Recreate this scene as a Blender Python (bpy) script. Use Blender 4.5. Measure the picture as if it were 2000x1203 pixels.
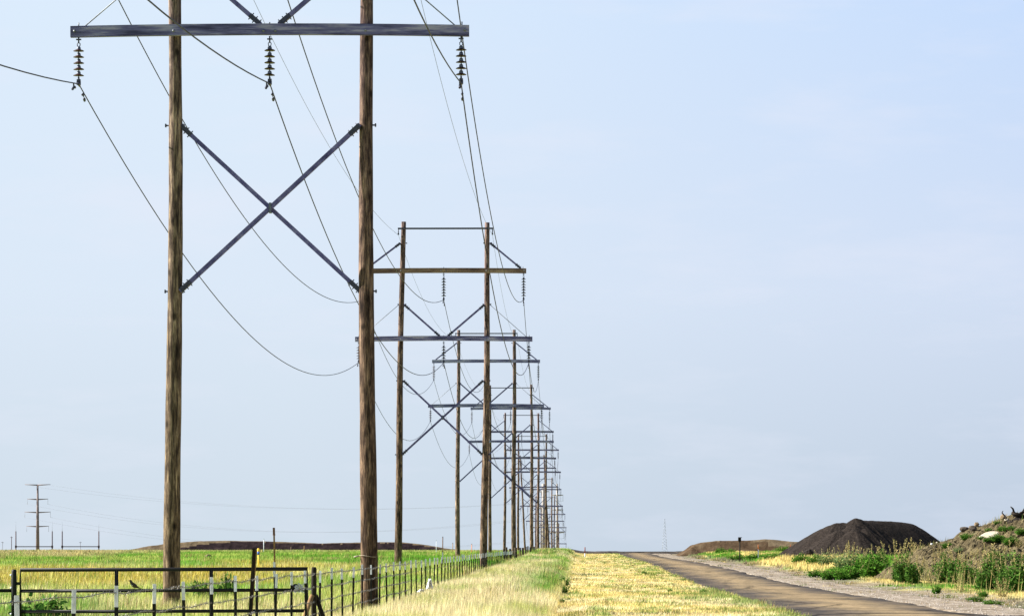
import bpy, math, random
import numpy as np
from mathutils import Vector, Matrix

for o in list(bpy.data.objects):
    bpy.data.objects.remove(o)
SC = bpy.context.scene
COL = SC.collection
R = math.radians
random.seed(7)
rng = np.random.default_rng(11)

# ------------------------------------------------------------------ camera, sky, sun, exposure
EYE = 1.55            # camera height (m)
FPX = 7000.0          # focal length in photo pixels (2000 px wide)
HZ = 1078.0           # photo row of the horizon
SUN_EL, SUN_AZ = 34.0, 97.0     # azimuth measured from "behind the camera" towards the left

cam_d = bpy.data.cameras.new('camera')
cam_d.sensor_width = 36.0
cam_d.lens = 36.0 * FPX / 2000.0
cam_d.shift_y = (HZ - 601.5) / 2000.0
cam_d.clip_start = 0.5
cam_d.clip_end = 60000
cam = bpy.data.objects.new('camera', cam_d)
COL.objects.link(cam)
cam.location = (0, 0, EYE)
cam.rotation_euler = (R(90), 0, 0)
SC.camera = cam

SC.view_settings.view_transform = 'Standard'
SC.view_settings.look = 'None'
SC.view_settings.gamma = 1.0
SC.view_settings.exposure = 1.65

sdir = Vector((-math.sin(R(SUN_AZ)) * math.cos(R(SUN_EL)), -math.cos(R(SUN_AZ)) * math.cos(R(SUN_EL)), math.sin(R(SUN_EL))))
sun_d = bpy.data.lights.new('sun', 'SUN')
sun_d.energy = 5.0
sun_d.angle = R(0.5)
sun_d.color = (1.0, 0.95, 0.86)
sun = bpy.data.objects.new('sun', sun_d)
COL.objects.link(sun)
sun.rotation_euler = sdir.to_track_quat('Z', 'Y').to_euler()

W = bpy.data.worlds.new('World')
SC.world = W
W.use_nodes = True
nt = W.node_tree
nt.nodes.clear()
def wn(t, **kw):
    n = nt.nodes.new(t)
    for k, v in kw.items():
        setattr(n, k, v)
    return n
sky = wn('ShaderNodeTexSky', sky_type='NISHITA')
sky.sun_disc = False
sky.sun_elevation = R(SUN_EL)
sky.sun_rotation = math.atan2(sdir.x, sdir.y)
sky.altitude = 300
sky.air_density = 1.0
sky.dust_density = 1.5
sky.ozone_density = 1.5
bg1 = wn('ShaderNodeBackground')
bg1.inputs[1].default_value = 0.05
nt.links.new(sky.outputs[0], bg1.inputs[0])
# pale hazy band low in the sky: colour by elevation and bearing, thin cirrus on top
tc = wn('ShaderNodeTexCoord')
sep = wn('ShaderNodeSeparateXYZ')
nt.links.new(tc.outputs['Generated'], sep.inputs[0])
rampR = wn('ShaderNodeValToRGB'); rampL = wn('ShaderNodeValToRGB')
def s2l(c):
    return tuple(((v / 255) / 12.92 if v / 255 <= .04045 else ((v / 255 + .055) / 1.055) ** 2.4) for v in c)
def setramp(rp, stops):
    el = rp.color_ramp.elements
    while len(el) > 1:
        el.remove(el[0])
    for i, (p, c) in enumerate(stops):
        e = el[0] if i == 0 else el.new(p)
        e.position = p
        e.color = (*s2l(c), 1)
# position = sin(elevation) * 5  (0.15 is the top of the frame -> 0.75)
setramp(rampL, [(0.0, (208, 221, 233)), (.12, (212, 225, 238)), (.36, (220, 233, 248)), (.75, (220, 236, 253)), (1.0, (190, 215, 246))])
setramp(rampR, [(0.0, (193, 206, 224)), (.12, (197, 211, 229)), (.36, (210, 223, 244)), (.75, (199, 221, 253)), (1.0, (170, 200, 245))])
mul = wn('ShaderNodeMath', operation='MULTIPLY'); mul.inputs[1].default_value = 5.0
nt.links.new(sep.outputs[2], mul.inputs[0])
nt.links.new(mul.outputs[0], rampL.inputs[0]); nt.links.new(mul.outputs[0], rampR.inputs[0])
mr = wn('ShaderNodeMapRange')
mr.inputs['From Min'].default_value = -0.06; mr.inputs['From Max'].default_value = 0.15
nt.links.new(sep.outputs[0], mr.inputs['Value'])
mp = wn('ShaderNodeMapping'); mp.inputs['Scale'].default_value = (6, 6, 26); mp.inputs['Rotation'].default_value = (0, R(9), 0)
nt.links.new(tc.outputs['Generated'], mp.inputs['Vector'])
nz = wn('ShaderNodeTexNoise'); nz.inputs['Scale'].default_value = 2.2; nz.inputs['Detail'].default_value = 7; nz.inputs['Roughness'].default_value = .6
nt.links.new(mp.outputs[0], nz.inputs['Vector'])
mrc = wn('ShaderNodeMapRange')
mrc.inputs['From Min'].default_value = .5; mrc.inputs['From Max'].default_value = .78; mrc.inputs['To Max'].default_value = .45
nt.links.new(nz.outputs[0], mrc.inputs['Value'])
mixLR = wn('ShaderNodeMixRGB'); nt.links.new(mr.outputs[0], mixLR.inputs[0]); nt.links.new(rampL.outputs[0], mixLR.inputs[1]); nt.links.new(rampR.outputs[0], mixLR.inputs[2])
mixC = wn('ShaderNodeMixRGB'); mixC.inputs[2].default_value = (*s2l((232, 236, 250)), 1)
nt.links.new(mrc.outputs[0], mixC.inputs[0]); nt.links.new(mixLR.outputs[0], mixC.inputs[1])
bg2 = wn('ShaderNodeBackground'); bg2.inputs[1].default_value = 0.3187     # exposure is +1.65
nt.links.new(mixC.outputs[0], bg2.inputs[0])
mrz = wn('ShaderNodeMapRange'); mrz.interpolation_type = 'SMOOTHSTEP'
mrz.inputs['From Min'].default_value = .17; mrz.inputs['From Max'].default_value = .40
nt.links.new(sep.outputs[2], mrz.inputs['Value'])
mixS = wn('ShaderNodeMixShader')
nt.links.new(mrz.outputs[0], mixS.inputs[0]); nt.links.new(bg2.outputs[0], mixS.inputs[1]); nt.links.new(bg1.outputs[0], mixS.inputs[2])
wout = wn('ShaderNodeOutputWorld')
nt.links.new(mixS.outputs[0], wout.inputs[0])

# ------------------------------------------------------------------ helpers
def tag(o, label=None, cat=None, group=None, kind=None):
    if label: o['label'] = label
    if cat: o['category'] = cat
    if group: o['group'] = group
    if kind: o['kind'] = kind
    return o

def empty(name, loc, rot=(0, 0, 0)):
    o = bpy.data.objects.new(name, None)
    o.empty_display_size = .3
    COL.objects.link(o)
    o.location = loc
    o.rotation_euler = rot
    return o

def px(x, y, Y):
    """photo pixel + measured distance -> point in the place"""
    return Vector(((x - 1000.0) * Y / FPX, Y, EYE + (HZ - y) * Y / FPX))

class MB:
    def __init__(s):
        s.v, s.f, s.m, s.sm = [], [], [], []
    def add(s, vs, fs, mi=0, smooth=False):
        b = len(s.v)
        s.v += [tuple(p) for p in vs]
        for f in fs:
            s.f.append(tuple(i + b for i in f)); s.m.append(mi); s.sm.append(smooth)
    def box(s, c, d, mi=0, M=None):
        hx, hy, hz = d[0] / 2, d[1] / 2, d[2] / 2
        vs = [Vector((x, y, z)) for x in (-hx, hx) for y in (-hy, hy) for z in (-hz, hz)]
        if M is not None: vs = [M @ p for p in vs]
        vs = [p + Vector(c) for p in vs]
        s.add(vs, [(0, 1, 3, 2), (4, 6, 7, 5), (0, 4, 5, 1), (2, 3, 7, 6), (0, 2, 6, 4), (1, 5, 7, 3)], mi)
    def beam(s, a, b, w, h, mi=0, up=(0, 0, 1), seg=1, bow=0.0):
        a, b = Vector(a), Vector(b)
        d = (b - a).normalized()
        sx = d.cross(Vector(up))
        if sx.length < 1e-4: sx = d.cross(Vector((0, 1, 0)))
        sx.normalize(); sz = sx.cross(d)
        vs = []
        for i in range(seg + 1):
            t = i / seg
            c = a.lerp(b, t) + sz * bow * (1 - (2 * t - 1) ** 2)
            vs += [c + sx * w / 2 * i1 + sz * h / 2 * i2 for i1, i2 in ((-1, -1), (1, -1), (1, 1), (-1, 1))]
        fs = [(3, 2, 1, 0), tuple(4 * seg + k for k in range(4))]
        for i in range(seg):
            for k in range(4):
                fs.append((4 * i + k, 4 * i + (k + 1) % 4, 4 * i + 4 + (k + 1) % 4, 4 * i + 4 + k))
        s.add(vs, fs, mi)
    def tube(s, pts, rad, n=8, mi=0, smooth=True, caps=True):
        pts = [Vector(p) for p in pts]
        if not hasattr(rad, '__len__'): rad = [rad] * len(pts)
        vs, fs = [], []
        prev = None
        for i, p in enumerate(pts):
            d = (pts[min(i + 1, len(pts) - 1)] - pts[max(i - 1, 0)]).normalized()
            if prev is None:
                ref = Vector((0, 0, 1)) if abs(d.z) < .9 else Vector((1, 0, 0))
                x = d.cross(ref).normalized()
            else:
                x = (prev - d * prev.dot(d)).normalized()
            prev = x
            y = d.cross(x)
            for k in range(n):
                t = 2 * math.pi * k / n
                vs.append(p + (x * math.cos(t) + y * math.sin(t)) * rad[i])
        for i in range(len(pts) - 1):
            for k in range(n):
                fs.append((i * n + k, i * n + (k + 1) % n, (i + 1) * n + (k + 1) % n, (i + 1) * n + k))
        if caps:
            fs.append(tuple(range(n))[::-1]); fs.append(tuple((len(pts) - 1) * n + k for k in range(n)))
        s.add(vs, fs, mi, smooth)
    def lathe(s, prof, c=(0, 0, 0), n=14, mi=0, smooth=True):
        c = Vector(c)
        vs, fs = [], []
        for r, z in prof:
            for k in range(n):
                t = 2 * math.pi * k / n
                vs.append(c + Vector((r * math.cos(t), r * math.sin(t), z)))
        for i in range(len(prof) - 1):
            for k in range(n):
                fs.append((i * n + k, (i + 1) * n + k, (i + 1) * n + (k + 1) % n, i * n + (k + 1) % n))
        s.add(vs, fs, mi, smooth)
    def rock(s, c, d, seed, mi=0, rough=.22, sub=2, M=None):
        import bmesh
        bm = bmesh.new()
        bmesh.ops.create_icosphere(bm, subdivisions=sub, radius=1)
        rr = random.Random(seed)
        dirs = [(Vector((rr.gauss(0, 1), rr.gauss(0, 1), rr.gauss(0, 1))).normalized(), rr.uniform(.62, .95)) for _ in range(9)]
        vs = []
        for v in bm.verts:
            p = v.co.copy()
            for dd, lim in dirs:
                k = p.dot(dd)
                if k > lim: p -= dd * (k - lim)
            p *= 1 + rr.uniform(-rough, rough) * .3
            p = Vector((p.x * d[0] / 2, p.y * d[1] / 2, p.z * d[2] / 2))
            if M is not None: p = M @ p
            vs.append(p + Vector(c))
        s.add(vs, [tuple(v.index for v in f.verts) for f in bm.faces], mi)
        bm.free()
    def mesh(s, name, mats):
        me = bpy.data.meshes.new(name)
        me.from_pydata(s.v, [], s.f)
        if not isinstance(mats, (list, tuple)): mats = [mats]
        for m in mats: me.materials.append(m)
        me.polygons.foreach_set('material_index', s.m)
        me.polygons.foreach_set('use_smooth', s.sm)
        me.update()
        return me
    def build(s, name, mats, parent=None, loc=None):
        o = bpy.data.objects.new(name, s.mesh(name, mats))
        COL.objects.link(o)
        if parent: o.parent = parent
        if loc is not None: o.location = loc
        return o

def inst(name, me, parent=None, loc=(0, 0, 0), rot=(0, 0, 0), sc=1):
    o = bpy.data.objects.new(name, me)
    COL.objects.link(o)
    if parent: o.parent = parent
    o.location = loc; o.rotation_euler = rot
    o.scale = (sc, sc, sc) if not hasattr(sc, '__len__') else sc
    return o

# value noise
_perm = rng.random((256, 256))
def vnoise(x, y):
    x = np.asarray(x, float); y = np.asarray(y, float)
    xi = np.floor(x).astype(int); yi = np.floor(y).astype(int)
    fx = x - xi; fy = y - yi
    fx = fx * fx * (3 - 2 * fx); fy = fy * fy * (3 - 2 * fy)
    a = _perm[xi & 255, yi & 255]; b = _perm[(xi + 1) & 255, yi & 255]
    c = _perm[xi & 255, (yi + 1) & 255]; d = _perm[(xi + 1) & 255, (yi + 1) & 255]
    return (a * (1 - fx) + b * fx) * (1 - fy) + (c * (1 - fx) + d * fx) * fy
def fbm(x, y, o=4, seed=0):
    t = 0; a = .5; x = np.asarray(x, float) + seed * 37.1; y = np.asarray(y, float) + seed * 17.7
    for _ in range(o):
        t = t + a * vnoise(x, y); x = x * 2.03 + 5.1; y = y * 2.03 + 3.7; a *= .5
    return t / (1 - .5 ** o)
def sst(x, a, b):
    t = np.clip((np.asarray(x, float) - a) / (b - a), 0, 1)
    return t * t * (3 - 2 * t)

# ------------------------------------------------------------------ materials
def mat(name):
    m = bpy.data.materials.new(name); m.use_nodes = True
    t = m.node_tree; b = t.nodes['Principled BSDF']
    b.inputs['Specular IOR Level'].default_value = .2
    return m, t, b
def N(t, typ, **kw):
    n = t.nodes.new(typ)
    for k, v in kw.items(): setattr(n, k, v)
    return n
def noise_mat(name, stops, scale=8, stretch=(1, 1, 1), detail=6, rough=.85, bump=.3, bscale=None, bdist=.02, metal=0, rnd=0.0, coord='Object', spec=.2, rgh=.6):
    m, t, b = mat(name)
    tc = N(t, 'ShaderNodeTexCoord'); mp = N(t, 'ShaderNodeMapping'); mp.inputs['Scale'].default_value = stretch
    t.links.new(tc.outputs[coord], mp.inputs[0])
    oi = N(t, 'ShaderNodeObjectInfo')
    vm = N(t, 'ShaderNodeVectorMath', operation='MULTIPLY_ADD')
    cx = N(t, 'ShaderNodeCombineXYZ')
    for k in range(3): t.links.new(oi.outputs['Random'], cx.inputs[k])
    vm.inputs[1].default_value = (31, 17, 23)
    t.links.new(cx.outputs[0], vm.inputs[0]); t.links.new(mp.outputs[0], vm.inputs[2])
    n = N(t, 'ShaderNodeTexNoise'); n.inputs['Scale'].default_value = scale; n.inputs['Detail'].default_value = detail; n.inputs['Roughness'].default_value = rgh
    t.links.new(vm.outputs[0], n.inputs['Vector'])
    rp = N(t, 'ShaderNodeValToRGB')
    el = rp.color_ramp.elements
    while len(el) > 1: el.remove(el[0])
    for i, (p, c) in enumerate(stops):
        e = el[0] if i == 0 else el.new(p)
        e.position = p; e.color = (*c, 1)
    t.links.new(n.outputs[0], rp.inputs[0])
    out = rp.outputs[0]
    if rnd:
        hs = N(t, 'ShaderNodeHueSaturation')
        mr = N(t, 'ShaderNodeMapRange'); mr.inputs['To Min'].default_value = 1 - rnd; mr.inputs['To Max'].default_value = 1 + rnd
        t.links.new(oi.outputs['Random'], mr.inputs['Value']); t.links.new(mr.outputs[0], hs.inputs['Value'])
        t.links.new(out, hs.inputs['Color']); out = hs.outputs[0]
    t.links.new(out, b.inputs['Base Color'])
    b.inputs['Roughness'].default_value = rough; b.inputs['Metallic'].default_value = metal
    b.inputs['Specular IOR Level'].default_value = spec
    if bump:
        bp = N(t, 'ShaderNodeBump'); bp.inputs['Strength'].default_value = bump; bp.inputs['Distance'].default_value = bdist
        src = n
        if bscale:
            src = N(t, 'ShaderNodeTexNoise'); src.inputs['Scale'].default_value = bscale; src.inputs['Detail'].default_value = 5
            t.links.new(vm.outputs[0], src.inputs['Vector'])
        t.links.new(src.outputs[0], bp.inputs['Height']); t.links.new(bp.outputs[0], b.inputs['Normal'])
    return m

def pole_mat():
    m, t, b = mat('weathered_pole_wood')
    tc = N(t, 'ShaderNodeTexCoord'); oi = N(t, 'ShaderNodeObjectInfo')
    cx = N(t, 'ShaderNodeCombineXYZ')
    for k in range(3): t.links.new(oi.outputs['Random'], cx.inputs[k])
    vm = N(t, 'ShaderNodeVectorMath', operation='MULTIPLY_ADD'); vm.inputs[1].default_value = (40, 13, 29)
    mp = N(t, 'ShaderNodeMapping'); mp.inputs['Scale'].default_value = (1, 1, .085)
    t.links.new(tc.outputs['Object'], mp.inputs[0])
    t.links.new(cx.outputs[0], vm.inputs[0]); t.links.new(mp.outputs[0], vm.inputs[2])
    n1 = N(t, 'ShaderNodeTexNoise'); n1.inputs['Scale'].default_value = 17; n1.inputs['Detail'].default_value = 10; n1.inputs['Roughness'].default_value = .80
    t.links.new(vm.outputs[0], n1.inputs['Vector'])
    mp2 = N(t, 'ShaderNodeMapping'); mp2.inputs['Scale'].default_value = (1, 1, 3.5)
    t.links.new(vm.outputs[0], mp2.inputs[0])
    n2 = N(t, 'ShaderNodeTexNoise'); n2.inputs['Scale'].default_value = 5.5; n2.inputs['Detail'].default_value = 7
    t.links.new(mp2.outputs[0], n2.inputs['Vector'])
    sp = N(t, 'ShaderNodeSeparateXYZ'); t.links.new(tc.outputs['Object'], sp.inputs[0])
    # colour of the wood itself: greener brown low on the pole, greyer up high
    hr = N(t, 'ShaderNodeMapRange'); hr.inputs['From Min'].default_value = -13; hr.inputs['From Max'].default_value = 4
    t.links.new(sp.outputs[2], hr.inputs['Value'])
    r1 = N(t, 'ShaderNodeValToRGB'); r2 = N(t, 'ShaderNodeValToRGB')
    for rp, st in ((r1, [(.38, (.012, .009, .006)), (.49, (.085, .061, .036)), (.62, (.30, .23, .135))]),
                   (r2, [(.38, (.018, .012, .015)), (.49, (.092, .067, .066)), (.62, (.32, .25, .19))])):
        el = rp.color_ramp.elements
        el[0].position = st[0][0]; el[0].color = (*st[0][1], 1)
        el[1].position = st[2][0]; el[1].color = (*st[2][1], 1)
        e = el.new(st[1][0]); e.color = (*st[1][1], 1)
        t.links.new(n1.outputs[0], rp.inputs[0])
    mx = N(t, 'ShaderNodeMixRGB'); t.links.new(hr.outputs[0], mx.inputs[0]); t.links.new(r1.outputs[0], mx.inputs[1]); t.links.new(r2.outputs[0], mx.inputs[2])
    mr = N(t, 'ShaderNodeMapRange'); mr.inputs['From Min'].default_value = .3; mr.inputs['From Max'].default_value = .7; mr.inputs['To Min'].default_value = .45; mr.inputs['To Max'].default_value = 1.75
    t.links.new(n2.outputs[0], mr.inputs['Value'])
    # knots
    mp3 = N(t, 'ShaderNodeMapping'); mp3.inputs['Scale'].default_value = (1, 1, .55)
    t.links.new(tc.outputs['Object'], mp3.inputs[0])
    vo = N(t, 'ShaderNodeTexVoronoi', feature='F1'); vo.inputs['Scale'].default_value = 3.4
    t.links.new(mp3.outputs[0], vo.inputs['Vector'])
    kn = N(t, 'ShaderNodeMapRange'); kn.inputs['From Min'].default_value = .10; kn.inputs['From Max'].default_value = .24; kn.inputs['To Min'].default_value = .22; kn.inputs['To Max'].default_value = 1
    t.links.new(vo.outputs['Distance'], kn.inputs['Value'])
    km = N(t, 'ShaderNodeMath', operation='MULTIPLY'); t.links.new(mr.outputs[0], km.inputs[0]); t.links.new(kn.outputs[0], km.inputs[1])
    hs = N(t, 'ShaderNodeHueSaturation'); t.links.new(mx.outputs[0], hs.inputs['Color']); t.links.new(km.outputs[0], hs.inputs['Value'])
    hs.inputs['Saturation'].default_value = .92
    tint = N(t, 'ShaderNodeMixRGB', blend_type='MULTIPLY'); tint.inputs[0].default_value = 1
    t.links.new(hs.outputs[0], tint.inputs[1]); t.links.new(oi.outputs['Color'], tint.inputs[2])
    t.links.new(tint.outputs[0], b.inputs['Base Color'])
    b.inputs['Roughness'].default_value = .9; b.inputs['Specular IOR Level'].default_value = .1
    bp = N(t, 'ShaderNodeBump'); bp.inputs['Strength'].default_value = .55; bp.inputs['Distance'].default_value = .025
    t.links.new(n1.outputs[0], bp.inputs['Height']); t.links.new(bp.outputs[0], b.inputs['Normal'])
    return m

M = {}
M['pole'] = pole_mat()
M['arm'] = noise_mat('weathered_arm_timber', [(.36, (.050, .048, .115)), (.5, (.140, .135, .28)), (.62, (.33, .315, .44))], 9, (.10, 1, 1), rnd=.2, bump=.4)
M['arm_brown'] = noise_mat('brown_arm_timber', [(.36, (.07, .043, .038)), (.5, (.155, .105, .082)), (.64, (.29, .215, .15))], 7, (.12, 1, 1), bump=.4)
M['brace'] = noise_mat('dark_brace_timber', [(.32, (.052, .048, .135)), (.5, (.095, .090, .225)), (.70, (.18, .17, .33))], 4, rnd=.15, bump=.3)
M['rod'] = noise_mat('galvanised_rod', [(.3, (.10, .11, .13)), (.7, (.25, .26, .28))], 20, metal=.4, rough=.55, bump=0)
M['darksteel'] = noise_mat('dark_steel', [(.3, (.018, .019, .035)), (.7, (.055, .058, .095))], 20, metal=.3, rough=.5, bump=0, spec=.4)
M['galv'] = noise_mat('galvanised_cap', [(.3, (.05, .06, .09)), (.7, (.12, .135, .18))], 30, metal=.2, rough=.45, bump=0, spec=.5)
M['porcelain'] = noise_mat('brown_porcelain', [(.3, (.018, .005, .005)), (.7, (.042, .011, .010))], 14, rough=.45, bump=0, spec=.22)
M['wire'] = noise_mat('aluminium_wire', [(.3, (.016, .016, .032)), (.7, (.036, .037, .066))], 2, metal=.2, rough=.6, bump=0)
M['wire_thin'] = noise_mat('steel_shield_wire', [(.3, (.09, .10, .13)), (.7, (.15, .16, .2))], 2, metal=.2, rough=.6, bump=0)
M['wire_far'] = noise_mat('far_wire', [(.3, (.10, .11, .135)), (.7, (.15, .165, .2))], 2, rough=.8, bump=0)
M['gate'] = noise_mat('black_gate_paint', [(.3, (.003, .003, .003)), (.7, (.007, .0065, .006))], 12, rough=.6, bump=0, spec=.25)
M['tpost'] = noise_mat('dark_post_paint', [(.3, (.003, .004, .003)), (.6, (.008, .010, .007)), (.8, (.03, .018, .012))], 18, rough=.7, bump=0)
M['tip'] = noise_mat('white_post_paint', [(.3, (.42, .45, .50)), (.6, (.62, .66, .72))], 16, rough=.5, bump=0)
M['barb'] = noise_mat('galvanised_barbed_wire', [(.3, (.05, .045, .04)), (.7, (.20, .19, .18))], 12, metal=.2, rough=.55, bump=0)
M['stake'] = noise_mat('stake_wood', [(.3, (.13, .075, .03)), (.7, (.30, .19, .085))], 14, (1, 1, .1), bump=.3)
M['rust'] = noise_mat('rusty_wood', [(.3, (.07, .035, .02)), (.7, (.16, .085, .045))], 14, (1, 1, .2), bump=.3)
M['darkwood'] = noise_mat('dark_fence_wood', [(.3, (.004, .003, .002)), (.55, (.014, .010, .006)), (.78, (.10, .07, .03))], 12, (1, 1, .08), bump=.6, rnd=.3)
M['yellow'] = noise_mat('yellow_paint', [(.3, (.60, .40, .03)), (.7, (.75, .52, .05))], 20, rough=.45, bump=0)
M['blue'] = noise_mat('blue_paint', [(.3, (.03, .08, .35)), (.7, (.05, .13, .5))], 20, rough=.45, bump=0)
M['orange'] = noise_mat('orange_paint', [(.3, (.5, .16, .06)), (.7, (.62, .22, .08))], 20, rough=.6, bump=0)
M['white'] = noise_mat('white_plastic', [(.3, (.55, .56, .58)), (.7, (.78, .78, .78))], 9, rough=.6, bump=.2)
M['red'] = noise_mat('faded_red_paint', [(.3, (.12, .025, .02)), (.7, (.2, .05, .035))], 20, rough=.6, bump=0)
M['monopole'] = noise_mat('weathered_steel_mast', [(.3, (.11, .085, .085)), (.7, (.18, .145, .14))], 1.5, (1, 1, .1), rough=.7, bump=0)
M['monopole_grey'] = noise_mat('grey_steel_mast', [(.3, (.24, .22, .21)), (.7, (.36, .33, .31))], 1.5, (1, 1, .1), rough=.7, bump=0)
M['busframe'] = noise_mat('brown_bus_steel', [(.3, (.04, .025, .032)), (.7, (.075, .05, .06))], 2, rough=.7, bump=0)
M['lattice'] = noise_mat('pale_lattice_steel', [(.3, (.22, .25, .32)), (.7, (.3, .33, .4))], 2, rough=.6, bump=0)
M['gravel'] = noise_mat('dark_millings', [(.30, (.006, .0048, .0042)), (.5, (.020, .0158, .0135)), (.72, (.056, .044, .037))], 5, detail=12, rgh=.8, bump=.8, bscale=12, bdist=.10, rough=.95, spec=.05)
M['soil'] = noise_mat('dark_soil', [(.3, (.008, .005, .006)), (.5, (.016, .010, .012)), (.7, (.032, .022, .022))], .9, detail=10, bump=.8, bdist=.3, rough=.95, spec=.05)
M['berm'] = noise_mat('brown_soil', [(.3, (.034, .021, .012)), (.5, (.066, .043, .025)), (.7, (.11, .080, .048))], .8, detail=10, bump=.8, bdist=.3, rough=.95, spec=.05)
M['bermtop'] = noise_mat('dry_soil_crust', [(.3, (.065, .047, .028)), (.7, (.15, .115, .072))], .9, detail=10, bump=.8, bdist=.3, rough=.95, spec=.05)
M['dirt'] = noise_mat('clod_dirt', [(.30, (.022, .017, .009)), (.46, (.070, .056, .031)), (.60, (.125, .102, .056)), (.8, (.22, .185, .115))], 2.2, detail=12, rgh=.72, bump=1.0, bscale=3.2, bdist=.45, rough=.95, spec=.05)
M['concrete'] = noise_mat('broken_concrete', [(.3, (.30, .265, .20)), (.7, (.42, .38, .30))], 4, bump=.5, rough=.9)
M['sandstone'] = noise_mat('tan_block', [(.3, (.17, .12, .07)), (.7, (.27, .20, .125))], 5, bump=.5, rough=.9)
M['stone'] = noise_mat('grey_brown_stone', [(.3, (.04, .031, .024)), (.7, (.12, .098, .075))], 4, bump=.6, rough=.9)
M['root'] = noise_mat('dead_root', [(.3, (.010, .008, .007)), (.7, (.035, .026, .02))], 8, bump=.6, rough=.9)
M['bird'] = noise_mat('brown_feathers', [(.3, (.035, .028, .018)), (.7, (.09, .07, .045))], 40, bump=.2, rough=.8)
M['birdpale'] = noise_mat('pale_feathers', [(.3, (.35, .33, .28)), (.7, (.5, .48, .4))], 40, bump=.2, rough=.8)
M['hay'] = noise_mat('grey_brown_straw', [(.3, (.10, .065, .045)), (.7, (.22, .16, .11))], 6, bump=.6, rough=.9)
M['stem'] = noise_mat('weed_stem', [(.3, (.10, .12, .03)), (.7, (.22, .22, .07))], 12, bump=0)
M['deadstem'] = noise_mat('dead_twig', [(.3, (.16, .12, .09)), (.7, (.34, .28, .22))], 12, bump=0)

def leaf_mat(name, attr=None, col=(.05, .15, .02), trans=.35, rnd=.0):
    m = bpy.data.materials.new(name); m.use_nodes = True
    t = m.node_tree; t.nodes.clear()
    out = N(t, 'ShaderNodeOutputMaterial')
    d = N(t, 'ShaderNodeBsdfDiffuse'); tr = N(t, 'ShaderNodeBsdfTranslucent'); mx = N(t, 'ShaderNodeMixShader')
    mx.inputs[0].default_value = trans
    a = N(t, 'ShaderNodeAttribute', attribute_name=attr or 'col')
    t.links.new(a.outputs['Color'], d.inputs['Color']); t.links.new(a.outputs['Color'], tr.inputs['Color'])
    t.links.new(d.outputs[0], mx.inputs[1]); t.links.new(tr.outputs[0], mx.inputs[2]); t.links.new(mx.outputs[0], out.inputs[0])
    return m
M['blade'] = leaf_mat('grass_blades', trans=.24)
M['leaf'] = leaf_mat('weed_leaves', trans=.22)

# ground sheet: its zones (dry grass, green grass, bare dirt) are an attribute, fine litter is noise
def ground_mat():
    m, t, b = mat('prairie_ground')
    a = N(t, 'ShaderNodeAttribute', attribute_name='col')
    tc = N(t, 'ShaderNodeTexCoord')
    n = N(t, 'ShaderNodeTexNoise'); n.inputs['Scale'].default_value = 2.2; n.inputs['Detail'].default_value = 10; n.inputs['Roughness'].default_value = .78
    gm = N(t, 'ShaderNodeMapping'); gm.inputs['Scale'].default_value = (1, .3, 1); t.links.new(tc.outputs['Object'], gm.inputs[0])
    t.links.new(gm.outputs[0], n.inputs['Vector'])
    mr = N(t, 'ShaderNodeMapRange'); mr.inputs['From Min'].default_value = .25; mr.inputs['From Max'].default_value = .75; mr.inputs['To Min'].default_value = .5; mr.inputs['To Max'].default_value = 1.25
    t.links.new(n.outputs[0], mr.inputs['Value'])
    hs = N(t, 'ShaderNodeHueSaturation'); t.links.new(a.outputs['Color'], hs.inputs['Color']); t.links.new(mr.outputs[0], hs.inputs['Value'])
    t.links.new(hs.outputs[0], b.inputs['Base Color'])
    b.inputs['Roughness'].default_value = 1; b.inputs['Specular IOR Level'].default_value = 0
    bp = N(t, 'ShaderNodeBump'); bp.inputs['Strength'].default_value = .6; bp.inputs['Distance'].default_value = .1
    t.links.new(n.outputs[0], bp.inputs['Height']); t.links.new(bp.outputs[0], b.inputs['Normal'])
    return m
M['ground'] = ground_mat()

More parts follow.
